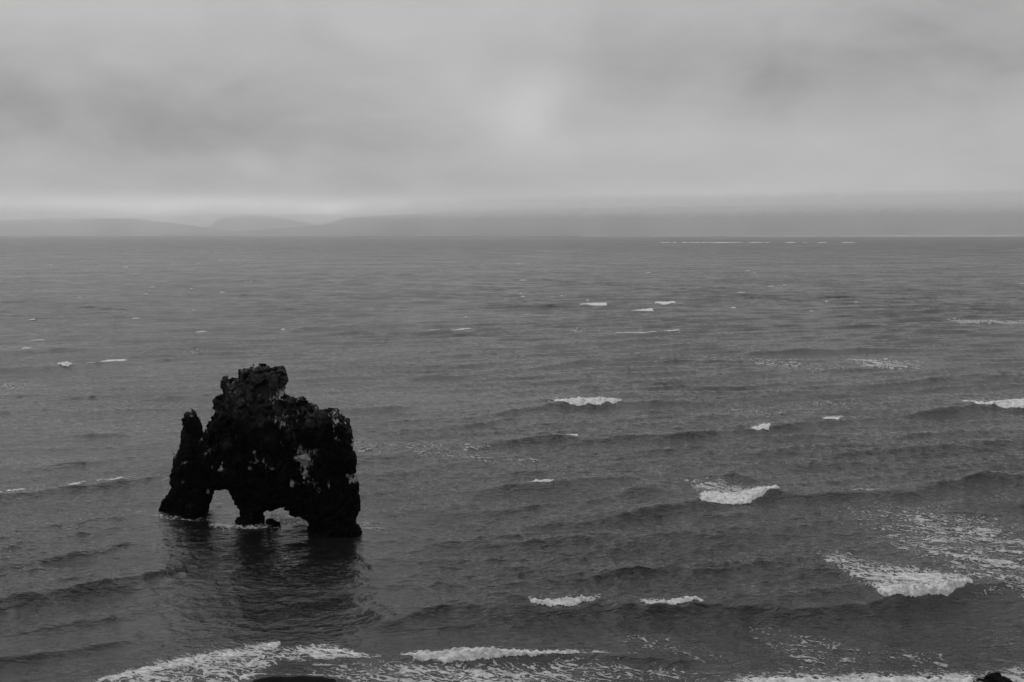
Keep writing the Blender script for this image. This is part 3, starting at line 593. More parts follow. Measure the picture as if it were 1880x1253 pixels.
# ------------------------------------------------------------------ foam built as thin ragged sheets lying on the water
def foam_sheet(name, secs, thick, mode, mat, seed):
    A = np.array(secs)
    D0 = 0.5 * (A[:, 1].min() + A[:, 2].max())
    pad = (0.35 + 0.7 * max(r_[2] - r_[1] for r_ in secs)) if mode == 'roll' else 0.1
    y0, y1 = A[:, 1].min() - pad, A[:, 2].max() + pad
    b0, b1 = A[:, 0].min(), A[:, 0].max()
    sb = 0.042 * (D0 / 80.0) / D0
    sy = 0.065 * (D0 / 80.0) ** 1.6
    nb, ny = int((b1 - b0) / sb) + 2, int((y1 - y0) / sy) + 2
    B, Yg = np.meshgrid(np.linspace(b0, b1, nb), np.linspace(y0, y1, ny), indexing='xy')
    Xg = B * Yg
    dn, t = section(secs, B, Yg)
    A_ext = np.maximum(np.interp(B, A[:, 0], A[:, 2] - A[:, 1]), 0.1)
    # noise frame: streaks run obliquely, stretched
    ca, sa = math.cos(math.radians(-22)), math.sin(math.radians(-22))
    k = max(80.0 / max(D0, 80.0), 0.35)
    u, v = (Xg * ca + Yg * sa) * k * 1.5, (-Xg * sa + Yg * ca) * k * 1.7
    wx, wy = 1.3 * fbm(u * .35, v * .6, 3, seed + 40), 1.3 * fbm(u * .35 + 7, v * .6, 3, seed + 50)
    r1 = 1 - np.abs(perlin(u * 0.42 + wx, v * 1.05 + wy, seed)) * 2.2
    r2 = 1 - np.abs(perlin(u * 0.95 + wx, v * 2.1 + wy, seed + 3)) * 2.6
    r3 = 1 - np.abs(perlin(u * 1.9 + 2 * wx, v * 3.8 + 2 * wy, seed + 5)) * 3.2
    big = fbm(u * 0.16, v * 0.28, 3, seed + 9)
    fine_ = fbm(u * 2.2, v * 3.0, 3, seed + 6)
    L = np.maximum(np.maximum(r1, r2 - 0.06), r3 - 0.14) + 0.05 * fine_ + 0.15 * big
    if mode == 'lace':
        edge = sstep(t + 0.25 * fine_, -0.08, 0.22) * (1 - sstep(t + 0.25 * fine_, 0.72, 1.08))
        dens = np.clip(1.2 * dn, 0, 0.9) * (0.15 + 0.85 * edge) * (edge > 0.01)
        inside = dens > 0.01
        if inside.sum() < 20:
            return None
        thr = np.quantile(L[inside], 1 - np.linspace(0, 1, 101))
        need = np.interp(dens, np.linspace(0, 1, 101), thr)
        keep = (L > need) & inside
        h = 0.01 + thick * np.clip((L - need) * 4, 0, 1)
        body = np.clip((L - need) / 0.55, 0, 1)
    else:
        # lobed front: noise in metres
        lob = np.abs(perlin(Xg * 0.6 * k, Yg * 0.3 * k, seed)) * 1.3 + np.abs(perlin(Xg * 1.5 * k, Yg * 0.9 * k, seed + 2)) * 0.5 + np.abs(perlin(Xg * 3.6 * k, Yg * 2.4 * k, seed + 3)) * 0.16
        dm = t * A_ext                                   # metres behind the front edge
        fr = dm - (0.25 / k) + (0.55 / k) * np.minimum(1, A_ext * k / 1.6) * (lob - 0.35)
        bk = np.clip(t + 0.30 * fine_, 0, 2.0)
        dens = np.where(bk < 0.35, 1.0, 1.0 - 0.92 * sstep(bk, 0.4, 1.6)) * np.clip(dn * 1.1, 0, 1)
        thr = np.quantile(L, 1 - np.linspace(0, 1, 101))
        need = np.interp(dens, np.linspace(0, 1, 101), thr)
        if D0 > 180:
            need = np.full_like(need, -9.0)
            bk = np.clip(bk, 0, 0.5)
            far_body = np.clip((dn + 0.5 * fine_ - 0.35) / 0.5, 0.1, 1)
        keep = (fr > 0.0) & (L >= need) & (t < (1.75 if D0 < 180 else 1.0)) & (dn > 0.1)
        dome = np.clip(fr * k / 0.35, 0, 1) ** 0.5 * np.clip(1.25 - 1.0 * bk, 0.04, 1)
        lumps = 0.55 + 1.3 * np.abs(perlin(Xg * 1.3 * k, Yg * 1.1 * k, seed + 6)) + 0.9 * perlin(Xg * 3.6 * k, Yg * 3.2 * k, seed + 7)
        h = 0.02 + thick * dome * (0.5 + 0.5 * dn) * np.clip(lumps, 0.1, 1.8)
        sm = keep.astype(float)
        for _ in range(2):
            pd = np.pad(sm, 2)
            sm = sum(pd[2:-2, 2 + j:pd.shape[1] - 2 + j] for j in (-2, -1, 0, 1, 2)) / 5
            pd = np.pad(sm, 2)
            sm = sum(pd[2 + j:pd.shape[0] - 2 + j, 2:-2] for j in (-2, -1, 0, 1, 2)) / 5
        h = 0.008 + h * np.clip(2.0 * (sm - 0.5), 0, 1) ** 0.6
        body = far_body if D0 > 180 else np.where(bk < 0.4, 1.0, np.clip((L - need) / 0.5 + 0.25 * (1 - bk), 0, 1))
    Zg, dX, dY = sea_z(Xg, Yg, True)
    sand = beach_z(Xg, Yg)
    Zg = np.maximum(Zg, np.where(Yg < 66, sand, -9)) + h
    q4 = grid_quads(ny, nb)
    kf = keep.ravel()[q4].sum(1) >= 3
    q4 = q4[kf]
    if len(q4) < 6:
        return None
    used, inv = np.unique(q4, return_inverse=True)
    vv = np.stack([Xg + dX, Yg + dY, Zg], -1).reshape(-1, 3)[used]
    o_ = mesh_np(name, vv, inv.reshape(-1, 4), mat)
    b_ = o_.data.attributes.new('body', 'FLOAT', 'POINT')
    b_.data.foreach_set('value', body.ravel()[used].astype(np.float32))
    return o_

cnt = 0
for i, (label, thick, secs) in enumerate(ROLLERS):
    o = foam_sheet('breaking_wave', secs, thick, 'roll', M_ROLL, 3 + i * 5)
    if o:
        tag(o, label, 'wave', 'breaking waves')
        cnt += len(o.data.polygons)
for i, (label, secs) in enumerate(LACE):
    o = foam_sheet('sea_foam', secs, 0.02, 'lace', M_LACE, 60 + i * 7)
    if o:
        tag(o, label, kind='stuff')
        cnt += len(o.data.polygons)

# far white caps: small humps of foam, one sheet
vs, fs = [], []
for x, y, w in FLECKS:
    k = row_step(y)
    n = 6
    base = len(vs)
    zc = float(sea_z(np.array([x]), np.array([y]))[0])
    hgt = 0.12 + 0.0003 * y
    for j in range(n + 1):
        t = j / n
        xx = x + (t - 0.5) * w
        e = math.sin(math.pi * t) ** 0.7 * random.uniform(0.5, 1.0)
        yy = y + (t - 0.5) * w * 0.3
        vs += [(xx, yy - 0.7 - 0.4 * e, zc - 0.1), (xx, yy, zc + 0.05 + hgt * e), (xx, yy + 1.2, zc - 0.1)]
    for j in range(n):
        b = base + 3 * j
        fs += [(b, b + 3, b + 4, b + 1), (b + 1, b + 4, b + 5, b + 2)]
o = mesh_np('whitecaps', np.array(vs), np.array(fs), M_FOAM)
tag(o, 'tiny white caps flecking the far water', kind='stuff')
# surf on a bar far out
vs, fs = [], []
for xa, ya, xb, yb in BAR_SURF:
    n = max(4, int((xb - xa) / 6))
    base = len(vs)
    for j in range(n + 1):
        t = j / n
        e = (math.sin(math.pi * t) ** 0.5) * random.uniform(0.3, 1.0) if 0 < j < n else 0.05
        xx, yy = xa + (xb - xa) * t, ya + (yb - ya) * t + random.uniform(-6, 6)
        vs += [(xx, yy - 8, -0.1), (xx, yy, 0.2 + 1.5 * e), (xx, yy + 20, -0.1)]
    for j in range(n):
        b = base + 3 * j
        fs += [(b, b + 3, b + 4, b + 1), (b + 1, b + 4, b + 5, b + 2)]
o = mesh_np('sea_foam', np.array(vs, dtype=float), np.array(fs), M_SURF)
tag(o, 'broken white line of surf on a bar far out at the right', kind='stuff')

# ------------------------------------------------------------------ sea stack
RC = (math.cos(ROCK_ANGLE), math.sin(ROCK_ANGLE))
stack = bpy.data.objects.new('sea_stack', None)
C.objects.link(stack)
stack.location = (ROCK_ORIGIN[0], ROCK_ORIGIN[1], 0)
stack.rotation_euler = (0, 0, ROCK_ANGLE)
tag(stack, 'black basalt sea stack with two arches standing in the shallow sea', 'sea stack')

cell = 0.085
poly = np.array(ROCK_OUTLINE)
u0, z0 = poly.min(0) - 0.5
u1, z1 = poly.max(0) + 0.5
gu, gz = np.arange(u0, u1, cell), np.arange(z0, z1, cell)
GU, GZ = np.meshgrid(gu, gz, indexing='xy')
inside = np.zeros(GU.shape, bool)
dist = np.full(GU.shape, 1e9)
for (ax, ay), (cx, cy) in zip(poly, np.roll(poly, -1, 0)):
    cond = ((ay > GZ) != (cy > GZ))
    if cy != ay:
        inside ^= cond & (GU < (cx - ax) * (GZ - ay) / (cy - ay) + ax)
    dx, dy = cx - ax, cy - ay
    L2 = dx * dx + dy * dy + 1e-9
    t = np.clip(((GU - ax) * dx + (GZ - ay) * dy) / L2, 0, 1)
    dist = np.minimum(dist, np.hypot(GU - ax - t * dx, GZ - ay - t * dy))
sd = np.where(inside, dist, -dist)
# half thickness from the distance to the outline, thicker low down
Tm = 2.15 + 0.5 * fbm(GU / 3.5, GZ / 3.5, 3, 4) - 0.035 * np.clip(GZ, 0, 15)
Rm = 2.3
s = np.clip(sd / Rm, 0, 1)
half = 0.12 + (Tm - 0.12) * np.sqrt(np.maximum(1 - (1 - s) ** 2.2, 0))
front_rel = half * (1.0 + 0.22 * fbm(GU / 2.4, GZ / 4.0, 3, 12)) + 0.0
back_rel = half * (1.0 + 0.15 * fbm(GU / 3, GZ / 3, 3, 19))
nzr, nur = GU.shape
low = np.roll(sd, int(0.30 / cell), axis=0)
cellin = (sd > 0.08) & ((low > 0.05) | (GZ < 0.6))
q4 = grid_quads(nzr, nur)
kf = cellin.ravel()[q4].all(1)
q4 = q4[kf]
N = nzr * nur
SKEW = -0.675      # the slab lies oblique to its long axis
fv = np.stack([GU - SKEW * front_rel, -front_rel, GZ], -1).reshape(-1, 3)
bv = np.stack([GU + SKEW * back_rel, back_rel, GZ], -1).reshape(-1, 3)
# boundary edges are walled
edges = np.concatenate([q4[:, [0, 1]], q4[:, [1, 2]], q4[:, [2, 3]], q4[:, [3, 0]]])
key = np.sort(edges, 1)
_, idx, c_ = np.unique(key, axis=0, return_index=True, return_counts=True)
be = edges[idx[c_ == 1]]
walls = np.stack([be[:, 1], be[:, 0], be[:, 0] + N, be[:, 1] + N], 1)
allq = np.concatenate([q4, q4[:, ::-1] + N, walls])
used, inv = np.unique(allq, return_inverse=True)
tmp = mesh_np('rock_tmp', np.concatenate([fv, bv])[used], inv.reshape(-1, 4), None)
md = tmp.modifiers.new('r', 'REMESH')
md.mode = 'VOXEL'
md.voxel_size = 0.105
dg = bpy.context.evaluated_depsgraph_get()
ev = tmp.evaluated_get(dg)
me = bpy.data.meshes.new_from_object(ev)
bpy.data.objects.remove(tmp)
nv = len(me.vertices)
co = np.empty(nv * 3, np.float32)
me.vertices.foreach_get('co', co)
co = co.reshape(-1, 3).astype(float)
no = np.empty(nv * 3, np.float32)
me.vertex_normals.foreach_get('vector', no)
no = no.reshape(-1, 3).astype(float)


def blocky(pts, size, squash, seed):
    """random push per irregular block, and the closeness to the joint between blocks"""
    rng = np.random.default_rng(seed)
    p = pts * np.array(squash) / size
    lo, hi = p.min(0) - 1, p.max(0) + 1
    ext = np.ceil(hi - lo).astype(int)
    gx, gy, gz_ = np.meshgrid(*[np.arange(n) for n in ext], indexing='ij')
    seeds = np.stack([gx, gy, gz_], -1).reshape(-1, 3) + lo + rng.uniform(0.05, 0.95, (gx.size, 3))
    kt = kdtree.KDTree(len(seeds))
    for i, sp in enumerate(seeds):
        kt.insert(sp, i)
    kt.balance()
    push = rng.uniform(-1, 1, len(seeds))
    tilt = rng.normal(0, 1, (len(seeds), 3))
    ids = np.empty(len(p), int)
    gap = np.empty(len(p))
    for i, pp in enumerate(p):
        r = kt.find_n(pp, 2)
        ids[i] = r[0][1]
        gap[i] = r[1][2] - r[0][2]
    off = push[ids] + 1.3 * np.einsum('ij,ij->i', tilt[ids], p - seeds[ids])
    return off, gap

o1, g1 = blocky(co + 0.25 * np.stack([perlin3(co[:, 0], co[:, 2], co[:, 1], 3), perlin3(co[:, 2], co[:, 0], co[:, 1], 5), perlin3(co[:, 1], co[:, 2], co[:, 0], 7)], 1),
                1.25, (1.0, 1.0, 0.62), 1)
o2, g2 = blocky(co, 0.48, (1.0, 1.0, 0.8), 2)
crack = 1 - np.abs(perlin3(co[:, 0] * 0.8, co[:, 2] * 0.45, co[:, 1] * 0.8, 15)) * 2.4
disp = 0.16 * o1 - 0.10 * (1 - sstep(g1, 0.0, 0.08)) + 0.09 * o2 - 0.05 * (1 - sstep(g2, 0.0, 0.10)) - 0.3 * np.clip(crack - 0.82, 0, 1) / 0.18
disp += 0.10 * perlin3(co[:, 0] * 0.9, co[:, 2] * 0.9, co[:, 1] * 0.9, 8) + 0.05
# keep the traced outline: weaker push where the surface faces sideways in the outline plane
face = np.abs(no[:, 1])
disp = np.where(face < 0.6, disp - 0.06, disp)
disp *= (0.40 + 0.80 * face)
side_ = sstep(np.abs(no[:, 0]), 0.55, 0.85)
disp = disp * (1 - side_) + side_ * np.clip(disp, -0.16, 0.08)
disp = np.clip(disp, -0.4, 0.45)
co2 = co + no * disp[:, None]
me.vertices.foreach_set('co', co2.astype(np.float32).ravel())
me.update()
gval = np.zeros(nv)
for gx, gz_, r, amp in GUANO:
    d2 = ((co2[:, 0] - gx) ** 2 + (co2[:, 2] - gz_) ** 2) / (r * r)
    gval = np.maximum(gval, amp * np.exp(-0.7 * d2))
ledge = sstep(no[:, 2], 0.45, 0.85) * sstep(co2[:, 2], 2.5, 6.0) * np.clip(perlin3(co2[:, 0] * 0.5, co2[:, 2] * 0.5, co2[:, 1] * 0.5, 33) * 2.0 + 0.15, 0, 0.42)
gval *= (co2[:, 1] < 0.9)
gval = np.maximum(gval, ledge)
ga = me.attributes.new('guano', 'FLOAT', 'POINT')
ga.data.foreach_set('value', gval.astype(np.float32))
me.polygons.foreach_set('use_smooth', np.zeros(len(me.polygons), bool))
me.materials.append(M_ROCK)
body = bpy.data.objects.new('rock_body', me)
C.objects.link(body)
body.parent = stack

# loose looking blocks wedged in the faces and along the skyline
def block_mesh(rng):
    bm = bmesh.new()
    pts = [Vector((sx * rng.uniform(.35, .55), sy * rng.uniform(.35, .55), sz * rng.uniform(.3, .5))) for sx in (-1, 1) for sy in (-1, 1) for sz in (-1, 1)]
    pts += [Vector((rng.uniform(-.4, .4), rng.uniform(-.4, .4), s_ * .58)) for s_ in (-1, 1)]
    for p_ in pts:
        bm.verts.new(p_)
    bmesh.ops.convex_hull(bm, input=bm.verts)
    m_ = bpy.data.meshes.new('rock_block')
    bm.to_mesh(m_)
    bm.free()
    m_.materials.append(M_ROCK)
    return m_

blocks = [block_mesh(random) for _ in range(14)]
cand = np.where((co2[:, 2] > 0.6) & (no[:, 1] < 0.35) & (disp > 0.0))[0]
w = 0.25 + np.clip(no[cand, 2], 0, 1) + 0.5 * np.clip(np.abs(no[cand, 0]) - 0.4, 0, 1)
pick = RNG.choice(cand, 150, replace=False, p=w / w.sum())
for i in pick:
    b = bpy.data.objects.new('rock_block', blocks[random.randrange(14)])
    C.objects.link(b)
    b.parent = stack
    sc = random.uniform(0.3, 0.75)
    b.location = Vector(co2[i]) - Vector(no[i]) * sc * (0.22 + 0.2 * abs(no[i][0]))
    b.rotation_euler = (random.uniform(-.4, .4), random.uniform(-.4, .4), random.uniform(0, 3))
    b.scale = (sc * random.uniform(.8, 1.3), sc, sc * random.uniform(.6, 1.0))

# boulders awash
def boulder(label, x, y, size, seed):
    bm = bmesh.new()
    bmesh.ops.create_icosphere(bm, subdivisions=4, radius=1.0)
    pts = np.array([v.co[:] for v in bm.verts])
    off, gap = blocky(pts + seed * 3.1, 0.8, (1, 1, 1.2), seed)
    k_ = 1 + 0.16 * off - 0.1 * (1 - sstep(gap, 0, .15)) + 0.35 * perlin3(pts[:, 0] * 1.1 + seed, pts[:, 1] * 1.1, pts[:, 2] * 1.1, seed)
    for v, s_ in zip(bm.verts, k_):
        v.co = Vector((v.co.x * s_ * size * 1.0, v.co.y * s_ * size * 0.8, v.co.z * s_ * size * 0.78))
    m_ = bpy.data.meshes.new('boulder')
    bm.to_mesh(m_)
    bm.free()
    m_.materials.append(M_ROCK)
    o_ = bpy.data.objects.new('boulder', m_)
    C.objects.link(o_)
    o_.location = (x, y, 0.12 if size < 0.8 else -0.5)
    o_.rotation_euler = (0, 0, seed * 1.3)
    tag(o_, label, 'rock', 'rocks awash')

for i, (label, (x, y), size) in enumerate(STONES):
    boulder(label, x, y, size, i + 2)

# ------------------------------------------------------------------ birds
def bird_mesh(swim=False):
    """one continuous bird: body, neck, head, tail, legs"""
    chain = [((-0.24, 0, .20), .03), ((-0.10, 0, .24), .075), ((0.03, 0, .29), .095), ((0.12, 0, .36), .06), ((0.15, 0, .45), .042), ((0.18, 0, .49), .048), ((0.215, 0, .487), .03)]
    if swim:
        chain = [((-0.28, 0, .06), .03), ((-0.12, 0, .05), .10), ((0.06, 0, .05), .12), ((0.17, 0, .14), .055), ((0.19, 0, .25), .045), ((0.225, 0, .29), .052), ((0.26, 0, .285), .03)]
    verts = [c for c, _ in chain]
    rad = [r for _, r in chain]
    edges = [(i, i + 1) for i in range(len(chain) - 1)]
    if not swim:
        for s_ in (-1, 1):
            b_ = len(verts)
            verts += [(0.0, .045 * s_, .16), (0.01, .05 * s_, .02), (.07, .055 * s_, .01)]
            rad += [.028, .014, .014]
            edges += [(1, b_), (b_, b_ + 1), (b_ + 1, b_ + 2)]
    m_ = bpy.data.meshes.new('bird')
    m_.from_pydata(verts, edges, [])
    o_ = bpy.data.objects.new('bird', m_)
    C.objects.link(o_)
    md_ = o_.modifiers.new('s', 'SKIN')
    for i, r in enumerate(rad):
        m_.skin_vertices[0].data[i].radius = (r, r)
    m_.skin_vertices[0].data[1].use_root = True
    o_.modifiers.new('u', 'SUBSURF').levels = 2
    me_ = bpy.data.meshes.new_from_object(o_.evaluated_get(bpy.context.evaluated_depsgraph_get()))
    bpy.data.objects.remove(o_)
    me_.materials.clear()
    me_.materials.append(M_BIRD)
    return me_


def fold(verts, faces, name, mat):
    m_ = bpy.data.meshes.new(name)
    m_.from_pydata(verts, [], faces)
    m_.materials.append(mat)
    return m_


def wing_mesh(s_, dz=0.0):
    pts = [(0.09, .07, .33), (0.08, .095, .27), (-0.08, .09, .19), (-0.26, .05, .155), (-0.12, .085, .27), (0.0, .09, .32)]
    inner = [(x, y - .03, z) for x, y, z in pts]
    v = [(x, s_ * y, z + dz) for x, y, z in pts + inner]
    n = len(pts)
    f = [tuple(range(n)), tuple(range(2 * n - 1, n - 1, -1))] + [(i, i + n, (i + 1) % n + n, (i + 1) % n) for i in range(n)]
    return fold(v, f, 'wing', M_BIRD)


def beak_mesh(x, z):
    v = [(x, .016, z + .012), (x, -.016, z + .012), (x, -.012, z - .014), (x, .012, z - .014), (x + .075, 0, z - .012)]
    return fold(v, [(0, 1, 2, 3), (0, 4, 1), (1, 4, 2), (2, 4, 3), (3, 4, 0)], 'beak', M_BEAK)

STAND, SWIM = bird_mesh(), bird_mesh(True)
WL, WR, BK, BKS = wing_mesh(1), wing_mesh(-1), beak_mesh(.235, .485), beak_mesh(.28, .283)
WLS, WRS = wing_mesh(1, -0.17), wing_mesh(-1, -0.17)


def bird(label, loc, rz, pitch, swim, sc, group):
    o_ = bpy.data.objects.new('bird', SWIM if swim else STAND)
    C.objects.link(o_)
    o_.location = loc
    o_.rotation_euler = (0, pitch, rz)
    o_.scale = (sc, sc, sc)
    tag(o_, label, 'bird', group)
    for nm, m_ in (('wing', WLS if swim else WL), ('wing', WRS if swim else WR), ('beak', BKS if swim else BK)):
        c_ = bpy.data.objects.new(nm, m_)
        C.objects.link(c_)
        c_.parent = o_

labels = ['dark upright bird on the crown of the sea stack, the stouter left one of two', 'slim dark bird on the crown of the sea stack, right one of two',
          'dark bird perched on the tip of the rock spire left of the main rock', 'small dark bird on a ledge of the left outer edge of the rock']
faces_ = [(2.6, -.35, .55), (0.2, -.9, .5), (2.7, .25, .78), (2.9, -.5, .5)]
for (u, z), lb, (rz, pt, sc) in zip(PERCHES, labels, faces_):
    wx = ROCK_ORIGIN[0] + u * RC[0]
    wy = ROCK_ORIGIN[1] + u * RC[1]
    near = np.where(np.hypot(co2[:, 0] - u, co2[:, 1]) < 0.3)[0]
    zt = z
    if len(near):
        up = co2[near, 2]
        up = up[np.abs(up - z) < 0.9]
        if len(up):
            zt = up.max()
    bird(lb, (wx, wy, zt - 0.02), rz, pt, False, sc, 'birds on the sea stack')
sw = ['dark bird floating on the open water, nearest of the floating birds', 'dark bird floating on the water by a pale foam patch', 'dark bird floating farther out, left of the other floating birds']
for (x, y), lb in zip(SWIMMERS, sw):
    z = float(sea_z(np.array([x]), np.array([y]))[0])
    bird(lb, (x, y, z + 0.12), random.uniform(0, 6), 0.0, True, 0.95, 'birds floating on the sea')

# ------------------------------------------------------------------ far shore and hills
F = 1828.0
def hill(label, prof, y_shore, y_ridge, depth, seed, rough=1.0, mat=None):
    """prof: bearing (x / y) and height of the ridge in metres"""
    A = np.array(prof)
    b = np.linspace(A[0, 0], A[-1, 0], 420)
    h = np.interp(b, A[:, 0], A[:, 1])
    ker = np.hanning(7)
    h = np.convolve(np.pad(h, 3, mode='edge'), ker / ker.sum(), 'valid')
    h = h * (1 + 0.05 * fbm(b * 55, b * 0 + seed, 4, seed + 2))
    t = np.concatenate([np.linspace(0, 1, 26), np.linspace(1.15, 2.2, 8)])
    B, T = np.meshgrid(b, t, indexing='xy')
    Yv = np.where(T <= 1, y_shore + (y_ridge - y_shore) * T, y_ridge + (T - 1) * depth)
    up = np.where(T <= 1, T ** 1.5 * (1.4 - 0.4 * T), np.clip(1 - ((T - 1) / 1.2) ** 2, 0, 1))
    Xv = B * y_ridge
    Zv = h[None, :] * up
    Zv = Zv + rough * np.where(T < 1, (T * (1 - T)) * 4, 0) * (0.10 * h[None, :]) * fbm(Xv / 420.0, Yv / 700.0, 4, seed)
    Zv = np.where(T > 2.1, -2.0, Zv)
    Zv[0] = -2.0
    o_ = mesh_np('hill', np.stack([Xv, Yv, Zv], -1).reshape(-1, 3), grid_quads(*B.shape), mat or M_HILL)
    tag(o_, label, kind='structure')

HILL_DATA = True
def hp(pts, dist):
    return [((px - 940) / F / 0.9943, 27.0 + (430.0 - py) / F * dist) for px, py in pts]

hill('low flat topped hill at the left, its right end sloping to the water', hp([(-900, 404), (-300, 404), (0, 405), (100, 402), (250, 402), (290, 407), (318, 409), (330, 411.5), (370, 417), (400, 421), (420, 424.5), (470, 427), (520, 430), (560, 432)], 15000), 13200, 15000, 1500, 3)
hill('faint hazy hill beyond the gap between two nearer hills', hp([(340, 430), (370, 424), (388, 418), (405, 405), (420, 400), (470, 396), (520, 400), (560, 409), (620, 418), (700, 428)], 26000), 24800, 26000, 600, 9)
hill('long hill at the right of the gap with its top lost in cloud', hp([(380, 431), (415, 426), (450, 424.5), (510, 420.5), (560, 416.5), (595, 414), (612, 409), (625, 405), (640, 401), (675, 398), (760, 394), (860, 388), (1000, 384), (1400, 379), (1900, 372), (2400, 372), (3000, 380)], 13800), 12300, 13800, 1500, 5)
hill('low dark spur of land along the far shore at the right', hp([(1150, 432), (1250, 425), (1330, 419), (1450, 417), (1560, 417.5), (1700, 416.5), (1880, 416), (2300, 415), (3000, 420)], 12700), 12200, 12700, 200, 13)
# flat coast, so the sea ends on land all along
cx = np.linspace(-16000, 15000, 300)
cy = np.array([12150.0, 12200.0, 12300.0, 13000.0, 15000.0, 17800.0])
CX, CY = np.meshgrid(cx, cy, indexing='xy')
CZ = np.broadcast_to(np.array([-1.5, 0.8, 3.0, 5.0, 8.0, 8.0])[:, None], CX.shape) + np.where(CY > 12250, 1.6 * fbm(CX / 900, CY / 900, 3, 3), 0)
CYw = CY + np.where(CY < 12900, 130 * fbm(CX / 1500.0, CX * 0 + 2.2, 3, 6), 0) + np.interp(CX, [-8000, -3500, -1800], [900, 500, 0]) * (CY < 13500)
o = mesh_np('shore', np.stack([CX, CYw, CZ], -1).reshape(-1, 3), grid_quads(*CX.shape), M_PLAIN)
tag(o, 'flat far shore below the hills', kind='structure')
# white surf on the far shore at the right
vs, fs = [], []
n = 260
for j in range(n + 1):
    t = j / n
    xx = 800 + 7600 * t
    e = (0.15 + 0.85 * sstep(np.array(t), 0.05, 0.6)) * (0.55 + 0.45 * random.random())
    yy = 11850 + random.uniform(-15, 15)
    vs += [(xx, yy - 30, -0.1), (xx, yy, 0.4 + 9.0 * e), (xx, yy + 60, -0.1)]
for j in range(n):
    b = 3 * j
    fs += [(b, b + 3, b + 4, b + 1), (b + 1, b + 4, b + 5, b + 2)]
o = mesh_np('sea_foam', np.array(vs, dtype=float), np.array(fs), M_SURF)
tag(o, 'pale line of surf along the foot of the far shore at the right', kind='stuff')

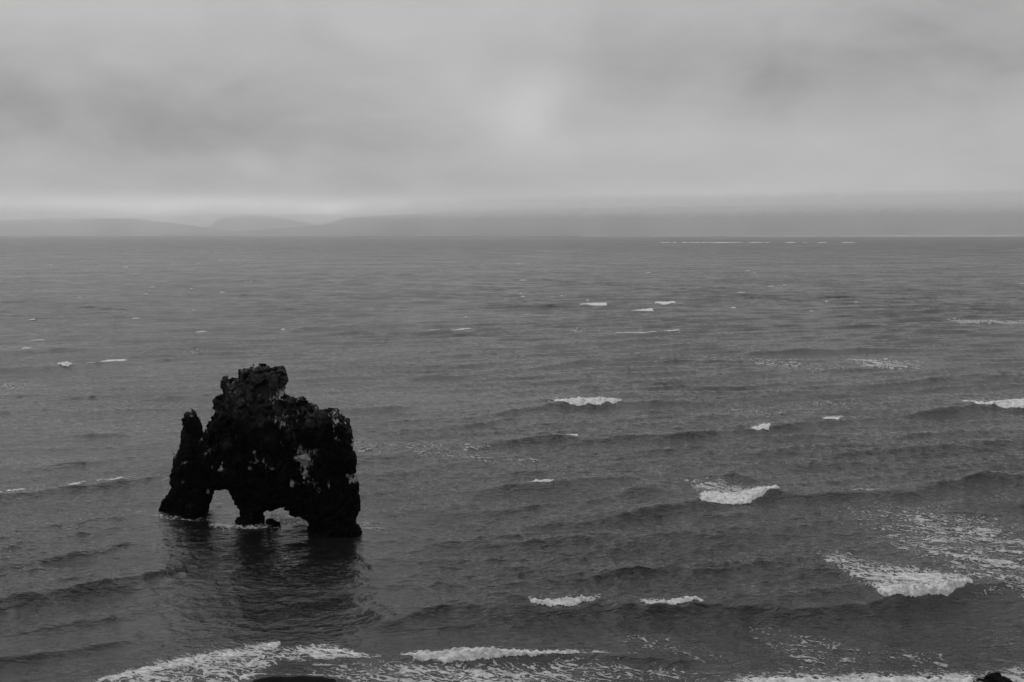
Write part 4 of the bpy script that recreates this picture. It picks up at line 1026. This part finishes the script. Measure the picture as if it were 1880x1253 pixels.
# ------------------------------------------------------------------ mist: a thin veil down to the water, thick on the hill tops
def mist(label, b0, b1, dist, veil, base, cover, top, depth, rag, seed):
    n = 420
    zt_ = np.array([0.0, 0.08, 0.2, 0.35, 0.5, 0.6, 0.7, 0.78, 0.86, 0.93, 1.0, 1.08, 1.16, 1.26, 1.4, 1.6, 1.8, 2.0, 2.2, 2.4, 2.6, 2.8, 3.0])
    m = len(zt_)
    b = np.linspace(b0, b1, n)
    ends = sstep(b, b0, b0 + 0.10 * (b1 - b0)) * (1 - sstep(b, b1 - 0.10 * (b1 - b0), b1))
    zb = np.interp(b, [p for p, _ in base], [z for _, z in base]) + rag * (fbm(b * 60, b * 0 + seed, 4, seed) + 0.6 * fbm(b * 260, b * 0 + seed, 3, seed + 3))
    part = np.interp(b, [p for p, _ in cover], [z for _, z in cover])
    ztop = zb + 250 + rag * 0.5 * fbm(b * 40, b * 0 + 3, 3, seed + 5)
    T2 = zt_[None, :]
    # 0..1: water to the cloud base, 1..3: up through the cloud
    tz = np.where(T2 <= 1, 1.2 + (zb[:, None] - 1.2) * T2, zb[:, None] + (ztop - zb)[:, None] * (T2 - 1) / 2)
    lump = 1 + 0.5 * fbm(np.broadcast_to(b[:, None] * 110, tz.shape), tz / 26, 4, seed + 7)
    thick = veil * (0.9 + 0.25 * fbm(b * 14, b * 0, 2, seed + 9))[:, None] * (1 - sstep(T2, 0.9, 1.3)) + depth * part[:, None] * sstep(T2, 0.70, 1.15) * (1 - sstep(T2, 1.25, 2.8)) * lump
    yy = thick * ends[:, None] + 0.5
    X_ = np.broadcast_to(b[:, None] * dist, tz.shape)
    vf = np.stack([X_, dist - yy, tz], -1).reshape(-1, 3)
    vb = np.stack([X_, np.full(tz.shape, dist + 1.0), tz], -1).reshape(-1, 3)
    g4 = grid_quads(n, m)
    k_ = n * m
    idx_ = np.arange(k_).reshape(n, m)
    ring = np.concatenate([idx_[0, :], idx_[1:, -1], idx_[-1, -2::-1], idx_[-2:0:-1, 0]])
    nx = np.roll(ring, -1)
    side = np.stack([ring, nx, nx + k_, ring + k_], 1)
    o_ = mesh_np('mist', np.concatenate([vf, vb]), np.concatenate([g4[:, ::-1], g4 + k_, side]), M_MIST)
    bm = bmesh.new()
    bm.from_mesh(o_.data)
    bmesh.ops.recalc_face_normals(bm, faces=bm.faces)
    bm.to_mesh(o_.data)
    bm.free()
    tag(o_, label, kind='stuff')


def mz(px, py, dist):
    return ((px - 940) / F / 0.9943, 27.0 + (430.0 - py) / F * dist)

D1 = 12110.0
mist('pale veil of mist before the far hills, thickening into ragged cloud on their tops', mz(-1000, 0, D1)[0], mz(2900, 0, D1)[0], D1, 400.0,
     [mz(-1000, 406, D1), mz(0, 406, D1), mz(100, 404, D1), mz(230, 403, D1), mz(320, 402, D1), mz(420, 397, D1), mz(540, 399, D1), mz(640, 398, D1), mz(760, 396, D1), mz(940, 391, D1), mz(1200, 389, D1), mz(1400, 386, D1), mz(1640, 382, D1), mz(1880, 379, D1), mz(2900, 378, D1)],
     [(mz(p_, 0, D1)[0], c_) for p_, c_ in ((-1000, 0.3), (150, 0.3), (290, 0.05), (400, 0.35), (540, 0.35), (610, 0.15), (690, 0.55), (900, 0.9), (1200, 1.0), (2900, 1.0))], 430.0, 640.0, 34.0, 4)

# ------------------------------------------------------------------ haze in the air
hx, hy0, hy1, hz0, hz1 = 17500.0, -420.0, 29000.0, -9.0, 570.0
v = [(sx * hx, yy, zz_) for sx in (-1, 1) for yy in (hy0, hy1) for zz_ in (hz0, hz1)]
f = [(0, 1, 3, 2), (4, 6, 7, 5), (0, 4, 5, 1), (2, 3, 7, 6), (0, 2, 6, 4), (1, 5, 7, 3)]
me = bpy.data.meshes.new('haze')
me.from_pydata(v, [], f)
me.update()
me.materials.append(M_HAZE)
hz = bpy.data.objects.new('haze', me)
C.objects.link(hz)
tag(hz, 'thin grey sea haze filling the air', kind='stuff')
print(sum(len(o.data.loop_triangles) if o.data.calc_loop_triangles() is None else 0 for o in S.objects if o.type == 'MESH'), 'foam faces', cnt, 'sea', nr * nc, 'rock', nv)
